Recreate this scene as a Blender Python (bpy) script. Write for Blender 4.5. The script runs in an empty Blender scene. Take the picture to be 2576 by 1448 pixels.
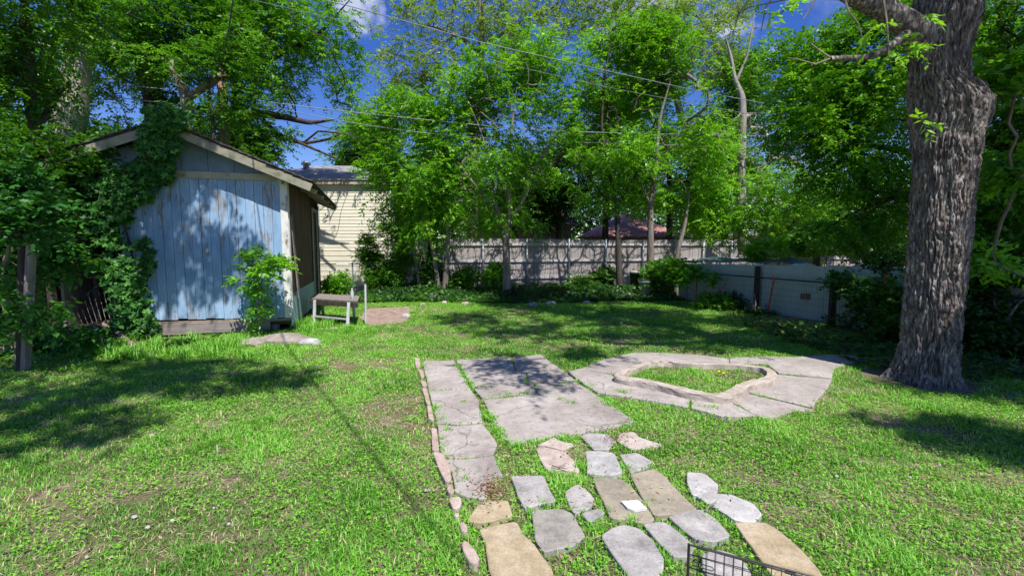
import bpy, math, random
import numpy as np
from mathutils import Vector, Matrix
R = math.radians
random.seed(7)
rng = np.random.default_rng(7)
sc = bpy.context.scene
col = sc.collection

# ------------------------------------------------------------------ camera
PITCH = R(5.04); F = 1180.0; CX = 1288.0; CY = 724.0; CAMZ = 1.6
cam = bpy.data.cameras.new('camera'); camo = bpy.data.objects.new('camera', cam); col.objects.link(camo)
cam.sensor_width = 36; cam.lens = 36 * F / 2576; cam.clip_end = 2000; cam.clip_start = 0.05
camo.location = (0, 0, CAMZ); camo.rotation_euler = (R(90) - PITCH, 0, 0)
sc.camera = camo
sc.view_settings.view_transform = 'Standard'; sc.view_settings.look = 'None'
sc.view_settings.exposure = 0.50; sc.view_settings.gamma = 1
sc.cycles.max_bounces = 6; sc.cycles.diffuse_bounces = 3; sc.cycles.transmission_bounces = 4
sc.cycles.transparent_max_bounces = 8; sc.cycles.use_denoising = True

# ------------------------------------------------------------------ sky and sun
SUN_EL, SUN_AZ = R(58), R(155)
SUN = Vector((math.sin(SUN_AZ) * math.cos(SUN_EL), math.cos(SUN_AZ) * math.cos(SUN_EL), math.sin(SUN_EL)))
world = bpy.data.worlds.new('World'); sc.world = world; world.use_nodes = True
wn = world.node_tree.nodes; wl = world.node_tree.links
bg = wn['Background']
sky = wn.new('ShaderNodeTexSky'); sky.sky_type = 'NISHITA'; sky.sun_disc = False
sky.sun_elevation = SUN_EL; sky.sun_rotation = SUN_AZ; sky.air_density = 1.0; sky.dust_density = 0.2; sky.ozone_density = 3.0
hs = wn.new('ShaderNodeHueSaturation'); hs.inputs['Saturation'].default_value = 1.36; hs.inputs['Value'].default_value = 1.3
hs.inputs['Hue'].default_value = 0.525
wl.new(sky.outputs[0], hs.inputs['Color'])

def ray(x, y):
    a = (x - CX) / F; b = (CY - y) / F; cp, sp = math.cos(PITCH), math.sin(PITCH)
    return Vector((a, cp + b * sp, -sp + b * cp))
def W(x, y, Y):                      # point on the picture ray at world distance Y
    d = ray(x, y); k = Y / d.y
    return Vector((d.x * k, Y, CAMZ + d.z * k))
def G(x, y, z=0.0):                  # point on the ground
    d = ray(x, y); k = (z - CAMZ) / d.z
    return Vector((d.x * k, d.y * k, z))
def SH(x, y, h):                     # spot at height h whose shadow falls at picture ground point
    g = G(x, y); return g + SUN * (h / SUN.z)

# clouds in the sky
tc = wn.new('ShaderNodeTexCoord'); nz = wn.new('ShaderNodeTexNoise'); nz.inputs['Scale'].default_value = 7; nz.inputs['Detail'].default_value = 8
nz.inputs['Roughness'].default_value = 0.6
wl.new(tc.outputs['Generated'], nz.inputs['Vector'])
acc = None
for (cx_, cy_, rad, amt) in [(900, -5, 0.075, .9), (1830, 50, 0.085, .9), (1885, 140, 0.05, .7), (1560, -10, 0.12, .45), (1700, -10, 0.11, .6), (2500, -600, .3, .8), (300, -900, .4, .9)]:
    d = ray(cx_, cy_).normalized()
    dt = wn.new('ShaderNodeVectorMath'); dt.operation = 'DISTANCE'; dt.inputs[1].default_value = d
    wl.new(tc.outputs['Generated'], dt.inputs[0])
    ad = wn.new('ShaderNodeMath'); ad.operation = 'MULTIPLY_ADD'; ad.inputs[1].default_value = -0.36; wl.new(nz.outputs[0], ad.inputs[0])
    wl.new(dt.outputs['Value'], ad.inputs[2])
    mr = wn.new('ShaderNodeMapRange'); mr.interpolation_type = 'SMOOTHSTEP'
    mr.inputs['From Min'].default_value = rad - 0.19; mr.inputs['From Max'].default_value = rad * .35 - 0.19
    mr.inputs['To Max'].default_value = amt
    wl.new(ad.outputs[0], mr.inputs['Value'])
    if acc is None: acc = mr.outputs[0]
    else:
        mx = wn.new('ShaderNodeMath'); mx.operation = 'MAXIMUM'; wl.new(acc, mx.inputs[0]); wl.new(mr.outputs[0], mx.inputs[1]); acc = mx.outputs[0]
cmix = wn.new('ShaderNodeMix'); cmix.data_type = 'RGBA'
wl.new(acc, cmix.inputs['Factor']); wl.new(hs.outputs[0], cmix.inputs['A']); cmix.inputs['B'].default_value = (5.6, 6.2, 8.0, 1)
wl.new(cmix.outputs['Result'], bg.inputs['Color']); bg.inputs['Strength'].default_value = 0.08

sl = bpy.data.lights.new('sun', 'SUN'); sl.energy = 5.0; sl.angle = R(0.53); sl.color = (1.0, 0.95, 0.88)
so = bpy.data.objects.new('sun', sl); col.objects.link(so); so.rotation_euler = SUN.to_track_quat('Z', 'Y').to_euler(); so.location = (5, -10, 30)

# ------------------------------------------------------------------ noise
def _h(ix, iy, iz, s):
    h = (ix * 374761393 + iy * 668265263 + iz * 2147483647 + s * 1274126177) & 0xffffffff
    h = ((h ^ (h >> 13)) * 1274126177) & 0xffffffff
    h = h ^ (h >> 16)
    return (h & 0xffff) / 65535.0
def vnoise(p, s=0):
    p = np.asarray(p, dtype=np.float64); i = np.floor(p).astype(np.int64); f = p - i; f = f * f * (3 - 2 * f); r = 0
    for dx in (0, 1):
        for dy in (0, 1):
            for dz in (0, 1):
                w = (f[:, 0] if dx else 1 - f[:, 0]) * (f[:, 1] if dy else 1 - f[:, 1]) * (f[:, 2] if dz else 1 - f[:, 2])
                r = r + w * _h(i[:, 0] + dx, i[:, 1] + dy, i[:, 2] + dz, s)
    return r
def fbm(p, o=4, s=0):
    r = 0; a = .5; t = 0
    for k in range(o):
        r = r + a * vnoise(np.asarray(p) * 2 ** k, s + k); t += a; a *= .5
    return r / t

# ------------------------------------------------------------------ materials
def N(nt, t, **k):
    n = nt.nodes.new(t)
    for a, b in k.items():
        if hasattr(n, a): setattr(n, a, b)
        else: n.inputs[a.replace('_', ' ')].default_value = b
    return n
def ramp(nt, fac, stops):
    r = nt.nodes.new('ShaderNodeValToRGB'); nt.links.new(fac, r.inputs[0]); e = r.color_ramp.elements
    while len(e) < len(stops): e.new(0.5)
    for k, (p, c) in enumerate(stops): e[k].position = p; e[k].color = (*c, 1)
    return r.outputs[0]
def noise(nt, scale, detail=6, rough=.6, stretch=None, coord='Object', dist=0):
    t = nt.nodes.new('ShaderNodeTexCoord'); m = nt.nodes.new('ShaderNodeMapping')
    nt.links.new(t.outputs[coord], m.inputs[0])
    if stretch: m.inputs['Scale'].default_value = stretch
    n = nt.nodes.new('ShaderNodeTexNoise'); n.inputs['Scale'].default_value = scale; n.inputs['Detail'].default_value = detail
    n.inputs['Roughness'].default_value = rough; n.inputs['Distortion'].default_value = dist
    nt.links.new(m.outputs[0], n.inputs['Vector']); return n.outputs[0]
def mix(nt, fac, a, b, mode='MIX'):
    m = nt.nodes.new('ShaderNodeMix'); m.data_type = 'RGBA'; m.blend_type = mode
    for s, v in (('Factor', fac), ('A', a), ('B', b)):
        if isinstance(v, (int, float)): m.inputs[s].default_value = v
        elif isinstance(v, tuple): m.inputs[s].default_value = (*v, 1)
        else: nt.links.new(v, m.inputs[s])
    return m.outputs['Result']
def newmat(name):
    m = bpy.data.materials.new(name); m.use_nodes = True; nt = m.node_tree; b = nt.nodes['Principled BSDF']
    return m, nt, b
def surf(name, stops, scale=4, stretch=None, rough=.85, bump=.3, bscale=None, bstretch=None, detail=8, spec=.3, metal=0, fine=None, bdist=.01, dist=0):
    m, nt, b = newmat(name)
    c = ramp(nt, noise(nt, scale, detail, .65, stretch, dist=dist), stops)
    if fine: c = mix(nt, fine[1], c, ramp(nt, noise(nt, fine[0], 4, .7, stretch), [(0.3, (.25, .25, .25)), (.7, (1, 1, 1))]), 'MULTIPLY')
    nt.links.new(c, b.inputs['Base Color'])
    b.inputs['Roughness'].default_value = rough; b.inputs['Specular IOR Level'].default_value = spec; b.inputs['Metallic'].default_value = metal
    if bump:
        bn = nt.nodes.new('ShaderNodeBump'); bn.inputs['Strength'].default_value = bump; bn.inputs['Distance'].default_value = bdist
        nt.links.new(noise(nt, bscale or scale * 5, 6, .7, bstretch or stretch), bn.inputs['Height']); nt.links.new(bn.outputs[0], b.inputs['Normal'])
    return m
def leafmat(name, dark, mid, light, trans=.45, rough=.42, spec=.45, dry=None):
    m, nt, b = newmat(name)
    at = nt.nodes.new('ShaderNodeAttribute'); at.attribute_name = 'v'
    st = [(0.0, dark), (.5, mid), (1.0, light)]
    if dry: st = [(0.0, dark), (.45, mid), (.80, light), (.9, dry), (1.0, dry)]
    c = ramp(nt, at.outputs['Fac'], st)
    nt.links.new(c, b.inputs['Base Color']); b.inputs['Roughness'].default_value = rough; b.inputs['Specular IOR Level'].default_value = spec
    tr = nt.nodes.new('ShaderNodeBsdfTranslucent')
    nt.links.new(mix(nt, 1.0, c, (1.5, 1.35, .5), 'MULTIPLY'), tr.inputs['Color'])
    ms = nt.nodes.new('ShaderNodeMixShader'); ms.inputs[0].default_value = trans
    nt.links.new(b.outputs[0], ms.inputs[1]); nt.links.new(tr.outputs[0], ms.inputs[2])
    nt.links.new(ms.outputs[0], nt.nodes['Material Output'].inputs[0])
    return m

M = {}
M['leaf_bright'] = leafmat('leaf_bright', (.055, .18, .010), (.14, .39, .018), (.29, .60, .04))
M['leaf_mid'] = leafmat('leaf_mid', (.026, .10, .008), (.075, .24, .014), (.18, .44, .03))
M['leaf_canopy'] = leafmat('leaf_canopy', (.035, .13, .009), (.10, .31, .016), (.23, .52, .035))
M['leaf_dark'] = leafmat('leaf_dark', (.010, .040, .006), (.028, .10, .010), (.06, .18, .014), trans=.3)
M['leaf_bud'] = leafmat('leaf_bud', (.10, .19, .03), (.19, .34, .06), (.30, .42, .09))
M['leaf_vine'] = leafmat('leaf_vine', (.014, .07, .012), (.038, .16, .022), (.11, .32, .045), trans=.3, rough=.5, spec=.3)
M['grass'] = leafmat('grass', (.08, .25, .02), (.20, .50, .05), (.36, .68, .13), trans=.35, rough=.5, dry=(.62, .55, .30))
M['clover'] = leafmat('clover', (.09, .30, .02), (.17, .47, .03), (.28, .62, .05), trans=.35, rough=.5)
M['straw'] = leafmat('straw', (.34, .25, .15), (.52, .43, .27), (.66, .58, .40), trans=.2, rough=.7)
M['bark_big'] = surf('bark_big', [(.34, (.045, .034, .030)), (.45, (.135, .112, .10)), (.56, (.27, .24, .22)), (.67, (.58, .54, .51))], 34, (1, 1, .22), bump=1.0, bscale=60, bdist=.03, bstretch=(1, 1, .5), spec=.15)
M['bark_grey'] = surf('bark_grey', [(.3, (.10, .085, .075)), (.55, (.22, .19, .17)), (.8, (.36, .33, .30))], 9, (1, 1, .25), bump=.8, bscale=18, bdist=.03, spec=.15)
M['bark_dark'] = surf('bark_dark', [(.3, (.035, .028, .024)), (.7, (.11, .09, .078))], 9, (1, 1, .25), bump=.8, bscale=18, bdist=.03, spec=.15)
M['bark_pale'] = surf('bark_pale', [(.3, (.20, .17, .15)), (.7, (.42, .38, .35))], 9, (1, 1, .25), bump=.6, bscale=18, bdist=.02, spec=.15)
M['bark_pale_lit'] = surf('bark_pale_lit', [(.3, (.30, .25, .22)), (.7, (.58, .53, .48))], 9, (1, 1, .25), bump=.8, bscale=18, bdist=.03, spec=.15)  # lighter than bark_pale, raised in colour to offset shade on the trunk
M['twig'] = surf('twig', [(.3, (.13, .10, .085)), (.7, (.25, .21, .18))], 12, (1, 1, .3), bump=0)
M['wood_grey'] = surf('wood_grey', [(.25, (.10, .085, .075)), (.5, (.23, .20, .18)), (.8, (.36, .325, .30))], 7, (3, 3, .25), bump=.4, bscale=30, spec=.1)
M['wood_dark'] = surf('wood_dark', [(.3, (.03, .024, .022)), (.7, (.10, .08, .07))], 7, (2, 2, .3), bump=.4, bscale=30, spec=.1)
M['wood_pole'] = surf('wood_pole', [(.3, (.15, .09, .06)), (.7, (.28, .18, .13))], 7, (3, 3, .2), bump=.4, bscale=30, spec=.1)
M['plank'] = surf('plank', [(.2, (.10, .05, .03)), (.38, (.20, .17, .16)), (.8, (.34, .31, .30))], 5, (.5, .5, 6), bump=.4, bscale=12, spec=.1)
M['plywood'] = surf('plywood', [(.3, (.055, .038, .022)), (.55, (.12, .085, .055)), (.8, (.19, .14, .10))], 4, (2, 2, .4), bump=.3, bscale=40, spec=.15)
M['trim'] = surf('trim', [(.3, (.18, .165, .11)), (.42, (.34, .33, .25)), (.8, (.46, .45, .36))], 6, (1, 1, 1), bump=.2, bscale=20)
M['yellow'] = surf('yellow', [(.3, (.75, .50, .01)), (.7, (.85, .65, .03))], 60, bump=0)
M['rake_shaded'] = surf('rake_shaded', [(.3, (.13, .12, .085)), (.45, (.24, .23, .17)), (.8, (.34, .33, .26))], 6, bump=.2, bscale=20)  # trim colour darkened to carry the overhead shade on the rake boards
M['trim_worn'] = surf('trim_worn', [(.30, (.20, .17, .13)), (.42, (.62, .61, .58)), (.8, (.76, .75, .72))], 9, (1, 1, .5), bump=.3, bscale=30)
M['galv'] = surf('galv', [(.3, (.22, .27, .32)), (.7, (.38, .44, .50))], 8, bump=.05, rough=.5, metal=.6, spec=.5)
M['galv_pale'] = surf('galv_pale', [(.3, (.45, .48, .47)), (.7, (.62, .64, .62))], 8, bump=.05, rough=.5, metal=.2, spec=.5)
M['wire'] = surf('wire', [(.3, (.06, .055, .05)), (.7, (.15, .14, .13))], 8, bump=0, rough=.5, metal=.6)
M['blackwire'] = surf('blackwire', [(.3, (.012, .010, .012)), (.7, (.03, .027, .03))], 8, bump=0, rough=.35, spec=.5)
M['orange'] = surf('orange', [(.3, (.35, .07, .03)), (.7, (.55, .13, .05))], 15, bump=.1)
M['cable'] = surf('cable', [(.3, (.16, .18, .20)), (.7, (.28, .30, .32))], 3, bump=0, rough=.5)
M['cable_dark'] = surf('cable_dark', [(.3, (.04, .04, .05)), (.7, (.08, .08, .09))], 3, bump=0, rough=.5)
M['cream'] = surf('cream', [(.3, (.60, .56, .44)), (.5, (.70, .67, .54)), (.8, (.76, .73, .61))], 1.3, (1, 1, 2), bump=.1, bscale=20, spec=.3, rough=.6)
M['shingle_grey'] = surf('shingle_grey', [(.3, (.15, .15, .165)), (.7, (.32, .32, .34))], 9, bump=.6, bscale=40)
M['shingle_dark'] = surf('shingle_dark', [(.3, (.05, .045, .045)), (.7, (.13, .12, .12))], 9, bump=.6, bscale=40)
M['shingle_red'] = surf('shingle_red', [(.3, (.25, .12, .11)), (.7, (.44, .24, .22))], 9, (1, 4, 4), bump=.6, bscale=30)
M['beige'] = surf('beige', [(.3, (.36, .30, .22)), (.7, (.48, .42, .33))], 3, bump=.2)
M['darkhole'] = surf('darkhole', [(.3, (.012, .011, .010)), (.7, (.022, .020, .018))], 3, bump=0)
M['sheet_white'] = surf('sheet_white', [(.3, (.60, .61, .60)), (.7, (.74, .75, .74))], 2, bump=.1)
M['panel_white'] = surf('panel_white', [(.25, (.33, .36, .31)), (.5, (.46, .49, .43)), (.8, (.54, .57, .51))], 2.5, (1, 1, .3), bump=.15, bscale=10, rough=.55)
M['tarp'] = surf('tarp', [(.3, (.05, .10, .11)), (.7, (.12, .20, .21))], 6, bump=.5, bscale=8, rough=.4)
M['bin'] = surf('bin', [(.3, (.30, .31, .28)), (.7, (.42, .43, .40))], 5, bump=.1, rough=.5)
M['bin_dark'] = surf('bin_dark', [(.3, (.03, .045, .04)), (.7, (.06, .08, .075))], 5, bump=.1, rough=.5)
M['rock'] = surf('rock', [(.25, (.16, .12, .10)), (.5, (.28, .24, .21)), (.8, (.42, .38, .34))], 6, bump=.5, bscale=22, bdist=.01)
M['rail'] = surf('rail', [(.3, (.34, .33, .35)), (.7, (.54, .53, .55))], 6, (1, 1, 1), bump=.2, bscale=30, spec=.1)  # pale tone carries sunlit fence rail faces; landing legs and rung are simply pale
M['log'] = surf('log', [(.3, (.14, .09, .06)), (.7, (.36, .29, .23))], 8, (.5, 4, 4), bump=.5, bscale=22)

# ------------------------------------------------------------------ mesh helpers
def fastmesh(name, V, Fs, mat, v=None, smooth=False):
    """Fs: list of (k x n) index arrays"""
    me = bpy.data.meshes.new(name); V = np.asarray(V, dtype=np.float32)
    me.vertices.add(len(V)); me.vertices.foreach_set('co', V.ravel())
    idx = np.concatenate([f.ravel() for f in Fs]).astype(np.int32)
    tot = np.concatenate([np.full(len(f), f.shape[1], dtype=np.int32) for f in Fs])
    st = np.concatenate([[0], np.cumsum(tot)[:-1]]).astype(np.int32)
    me.loops.add(len(idx)); me.loops.foreach_set('vertex_index', idx)
    me.polygons.add(len(tot)); me.polygons.foreach_set('loop_start', st)
    me.update(calc_edges=True)
    me.materials.append(mat)
    if v is not None:
        a = me.attributes.new('v', 'FLOAT', 'FACE'); a.data.foreach_set('value', np.asarray(v, dtype=np.float32))
    if smooth: me.polygons.foreach_set('use_smooth', np.ones(len(tot), dtype=bool))
    return me
def link(name, me, parent=None):
    o = bpy.data.objects.new(name, me); col.objects.link(o)
    if parent is not None:
        o.parent = parent; o.location = -parent.location
    return o
def tag(o, label=None, cat=None, group=None, kind=None):
    if label: o['label'] = label
    if cat: o['category'] = cat
    if group: o['group'] = group
    if kind: o['kind'] = kind
    return o
def thing(name, label, cat, loc, group=None):
    o = bpy.data.objects.new(name, None); col.objects.link(o); o.location = loc; o.empty_display_size = .2
    return tag(o, label, cat, group)

class MB:
    def __init__(s): s.v = []; s.f = []
    def add(s, vs, fs):
        n = len(s.v); s.v += [tuple(a) for a in vs]; s.f += [tuple(i + n for i in f) for f in fs]; return s
    def hexa(s, a, b):   # two quads, bottom a, top b
        return s.add(list(a) + list(b), [(3, 2, 1, 0), (4, 5, 6, 7), (0, 1, 5, 4), (1, 2, 6, 5), (2, 3, 7, 6), (3, 0, 4, 7)])
    def box(s, x0, y0, z0, x1, y1, z1):
        return s.hexa([(x0, y0, z0), (x1, y0, z0), (x1, y1, z0), (x0, y1, z0)], [(x0, y0, z1), (x1, y0, z1), (x1, y1, z1), (x0, y1, z1)])
    def beam(s, p, q, w, h, up=(0, 0, 1)):
        p = Vector(p); q = Vector(q); d = (q - p).normalized(); u = Vector(up)
        if abs(d.dot(u)) > .99: u = Vector((0, 1, 0))
        r = d.cross(u).normalized() * (w / 2); u = r.cross(d).normalized() * (h / 2)
        return s.hexa([p - r - u, p + r - u, p + r + u, p - r + u], [q - r - u, q + r - u, q + r + u, q - r + u])
    def tube(s, pts, rad, n=6, cap=True):
        pts = [Vector(p) for p in pts]; k = len(pts)
        if not hasattr(rad, '__len__'): rad = [rad] * k
        ref = Vector((0.31, 0.2, .93)); base = len(s.v)
        for i, p in enumerate(pts):
            d = (pts[min(i + 1, k - 1)] - pts[max(i - 1, 0)]).normalized()
            if abs(d.dot(ref)) > .97: ref = Vector((1, .1, 0))
            a = d.cross(ref).normalized(); b = d.cross(a)
            for j in range(n):
                t = 2 * math.pi * j / n; s.v.append(tuple(p + (a * math.cos(t) + b * math.sin(t)) * rad[i]))
        for i in range(k - 1):
            for j in range(n):
                q = base + i * n; s.f.append((q + j, q + (j + 1) % n, q + n + (j + 1) % n, q + n + j))
        if cap:
            s.f.append(tuple(base + j for j in reversed(range(n)))); s.f.append(tuple(base + (k - 1) * n + j for j in range(n)))
        return s
    def prism(s, poly, z0, z1):
        n = len(poly); a = sum(poly[i][0] * poly[(i + 1) % n][1] - poly[(i + 1) % n][0] * poly[i][1] for i in range(n))
        if a < 0: poly = poly[::-1]
        vs = [(p[0], p[1], z0) for p in poly] + [(p[0], p[1], z1) for p in poly]
        return s.add(vs, [tuple(reversed(range(n))), tuple(range(n, 2 * n))] + [(i, (i + 1) % n, n + (i + 1) % n, n + i) for i in range(n)])
    def build(s, name, mat, parent=None, smooth=False, bevel=0, seg=2):
        me = bpy.data.meshes.new(name); me.from_pydata(s.v, [], s.f); me.materials.append(mat); me.validate(); me.update()
        if smooth: me.polygons.foreach_set('use_smooth', np.ones(len(me.polygons), dtype=bool))
        o = link(name, me, parent)
        if bevel:
            b = o.modifiers.new('bevel', 'BEVEL'); b.width = bevel; b.segments = seg; b.limit_method = 'ANGLE'; b.angle_limit = R(40)
        return o

def nrm(a): return a / np.maximum(np.linalg.norm(a, axis=-1, keepdims=True), 1e-9)
def leaves(pos, direc, nhat, L, Wd, v):
    """rhombic leaves"""
    wv = nrm(np.cross(direc, nhat)) * Wd[:, None]; n = len(pos); L = L[:, None]
    mid = pos + direc * L * .42 + nrm(nhat) * L * .05
    V = np.stack([pos, mid + wv, pos + direc * L, mid - wv], 1).reshape(-1, 3)
    return V, np.arange(n * 4).reshape(n, 4), v
def sprays(p, d, length, m, L, Wd, droop=.25, spread=.9, tone=None):
    """pinnate sprays: p,d (S,3)"""
    S = len(p); t = (np.arange(m) + .6) / m; side = np.where(np.arange(m) % 2 == 0, 1.0, -1.0)
    d = nrm(d); up = nrm(np.array([0, 0, 1.0]) + rng.normal(0, .35, (S, 3)))
    perp = nrm(np.cross(d, up))
    P = p[:, None, :] + d[:, None, :] * (length[:, None] * t)[:, :, None]
    P[:, :, 2] -= droop * (length[:, None] * t ** 2)
    D = d[:, None, :] * .55 + perp[:, None, :] * (side * spread)[None, :, None] + rng.normal(0, .22, (S, m, 3))
    D[:, :, 2] -= droop * .9
    D = nrm(D); NH = nrm(up[:, None, :] + rng.normal(0, .45, (S, m, 3)))
    n = S * m; sz = rng.uniform(.7, 1.2, n)
    if tone is None: tone = rng.uniform(0, 1, S)
    v = np.clip(np.repeat(tone, m) * .75 + rng.uniform(0, .25, n), 0, 1)
    return leaves(P.reshape(-1, 3), D.reshape(-1, 3), NH.reshape(-1, 3), L * sz, Wd * sz, v)
def palmate(p, nh, size, k=5, tone=None):
    """creeper leaves: k leaflets radiating in the plane of nh"""
    S = len(p); nh = nrm(nh); a = nrm(np.cross(nh, np.array([0.1, .05, 1.0]))); b = np.cross(nh, a)
    down = -np.pi / 2 + rng.normal(0, .5, S); Ps = []; Ds = []; Ns = []; Ls = []
    for j in range(k):
        ang = down + (j - (k - 1) / 2) * 1.0
        D = a * np.cos(ang)[:, None] - b * np.sin(ang)[:, None] * -1
        Ds.append(nrm(D + nh * rng.uniform(-.35, .15, (S, 1)))); Ps.append(p); Ns.append(nrm(nh + rng.normal(0, .2, (S, 3))))
        Ls.append(size * (1 - .12 * abs(j - (k - 1) / 2)))
    L = np.concatenate(Ls); 
    if tone is None: tone = rng.uniform(0, 1, S)
    return leaves(np.concatenate(Ps), np.concatenate(Ds), np.concatenate(Ns), L, L * .26, np.clip(np.tile(tone, k) + rng.uniform(-.1, .1, S * k), 0, 1))
def leafmesh(name, parts, mat):
    V = []; Fs = []; v = []; n = 0
    for (a, f, t) in parts: V.append(a); Fs.append(f + n); v.append(t); n += len(a)
    return fastmesh(name, np.concatenate(V), [np.concatenate(Fs)], mat, np.concatenate(v))

def blobpts(blobs, n, hole=0.0, hf=.9, seed=0):
    """blobs: (px,py,Y, rx_px, ry_px, rdepth_m[,weight]) or ('w', x,y,z, rx,ry,rz[,weight])"""
    C = []; Rr = []; Wt = []
    for b in blobs:
        if b[0] == 'w':
            C.append(b[1:4]); Rr.append(b[4:7]); w = b[7] if len(b) > 7 else 1
        else:
            c = W(b[0], b[1], b[2]); C.append(tuple(c)); Rr.append((b[3] * b[2] / F, b[5], b[4] * b[2] / F)); w = b[6] if len(b) > 6 else 1
        Wt.append(w * (Rr[-1][0] * Rr[-1][1] * Rr[-1][2]) ** .75)
    C = np.array(C); Rr = np.array(Rr); Wt = np.array(Wt) / sum(Wt)
    out = []; have = 0
    while have < n:
        k = rng.choice(len(C), n * 2, p=Wt); d = nrm(rng.normal(0, 1, (n * 2, 3))) * (rng.uniform(0, 1, (n * 2, 1)) ** .42)
        p = C[k] + d * Rr[k]
        if hole: p = p[fbm(p * hf, 2, seed) > hole]
        out.append(p); have += len(p)
    return np.concatenate(out)[:n]

def grow(lines, T, twig=.006, seg=4, bend=.25, expo=.42):
    """lines: list of (points, radii). returns tubes [(pts, rads)], tips dirs"""
    nodes = []; par = []; fixed = []; tubes = []
    for (pts, rad) in lines:
        tubes.append((pts, rad)); prev = -1
        for i in range(len(pts)):
            if i > 0:
                a, b = Vector(pts[i - 1]), Vector(pts[i]); k = max(1, int((b - a).length / .35))
                for j in range(1, k + 1):
                    nodes.append(tuple(a.lerp(b, j / k))); par.append(prev); prev = len(nodes) - 1; fixed.append(rad[i - 1] + (rad[i] - rad[i - 1]) * j / k)
    nf = len(nodes); cap = nf + len(T) * seg; NP = np.zeros((cap, 3)); NP[:nf] = nodes; cnt = nf
    hf = max(n_[2] for n_ in nodes)
    root = np.array(lines[0][0][-1]); order = np.argsort(np.linalg.norm(T - root, axis=1)); chains = []; dirs = np.zeros_like(T)
    par = par + [0] * (cap - nf)
    ndir = np.zeros((cap, 3)); ndir[:nf] = (0, 0, 1)
    low = nodes[0][2] + (hf - nodes[0][2]) * .35
    for ti in order:
        t = T[ti]; dv = t - NP[:cnt]; dist = np.linalg.norm(dv, axis=1)
        cost = dist * (1 + .5 * np.maximum(0, -(dv[:, 2] / np.maximum(dist, .01))))
        cost[:nf] += np.where(NP[:nf, 2] < min(low, t[2]), 2.0, 0)
        q = int(np.argmin(cost)); p0 = NP[q].copy(); L = dist[q]; ch = [q]; d0 = ndir[q] * .5 + dv[q] / max(L, .01); d0 /= np.linalg.norm(d0) + 1e-9
        c1 = p0 + d0 * L * .45 + rng.normal(0, bend * .3, 3) * L * .4
        for j in range(1, seg + 1):
            s = j / seg; p = (1 - s) ** 2 * p0 + 2 * s * (1 - s) * c1 + s * s * t
            if j < seg: p = p + rng.normal(0, .03 * L, 3)
            NP[cnt] = p; par[cnt] = ch[-1]; dd = p - NP[ch[-1]]; ndir[cnt] = dd / (np.linalg.norm(dd) + 1e-9); ch.append(cnt); cnt += 1
        chains.append(ch); dirs[ti] = ndir[cnt - 1]
    wgt = np.zeros(cnt)
    for ch in chains: wgt[ch[-1]] += 1
    for i in range(cnt - 1, nf - 1, -1): wgt[par[i]] += wgt[i]
    rad = twig * np.maximum(wgt, 1) ** expo
    rad[:nf] = fixed
    for ch in chains:
        r = [min(rad[i], rad[ch[0]] * .85) for i in ch]; r[0] = r[1]
        tubes.append(([tuple(NP[i]) for i in ch], r))
    return tubes, dirs
def tubemesh(name, tubes, mat, n=6, big=12):
    V = []; Q = []; base = 0
    for (pts, rad) in tubes:
        P = np.array(pts, dtype=float); r = np.array(rad, dtype=float); k = len(P); m = big if r.max() > .06 else (n if r.max() > .012 else 4)
        if r.max() > .06 and k > 2:   # smooth + wobble thick limbs
            s = np.linspace(0, k - 1, (k - 1) * 6 + 1); P2 = np.stack([np.interp(s, np.arange(k), P[:, c]) for c in range(3)], 1)
            for _ in range(3): P2[1:-1] = (P2[:-2] + P2[1:-1] * 2 + P2[2:]) / 4
            r = np.interp(s, np.arange(k), r); r = r * (1 + .12 * (fbm(P2 * 3, 2, 5) - .5) * 2); P = P2; k = len(P)
        d = np.gradient(P, axis=0); d = nrm(d); ref = np.array([.31, .2, .93]) if abs(d[0] @ np.array([.31, .2, .93])) < .95 else np.array([1, .1, 0])
        a = nrm(np.cross(d, ref)); b = np.cross(d, a); th = np.arange(m) * 2 * np.pi / m
        ring = P[:, None, :] + (a[:, None, :] * np.cos(th)[None, :, None] + b[:, None, :] * np.sin(th)[None, :, None]) * r[:, None, None]
        V.append(ring.reshape(-1, 3)); i = np.arange(k - 1)[:, None] * m; j = np.arange(m)[None, :]; j2 = (j + 1) % m
        Q.append(np.stack([base + i + j, base + i + j2, base + i + m + j2, base + i + m + j], -1).reshape(-1, 4)); base += k * m
    return fastmesh(name, np.concatenate(V), [np.concatenate(Q)], mat, smooth=True)

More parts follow.
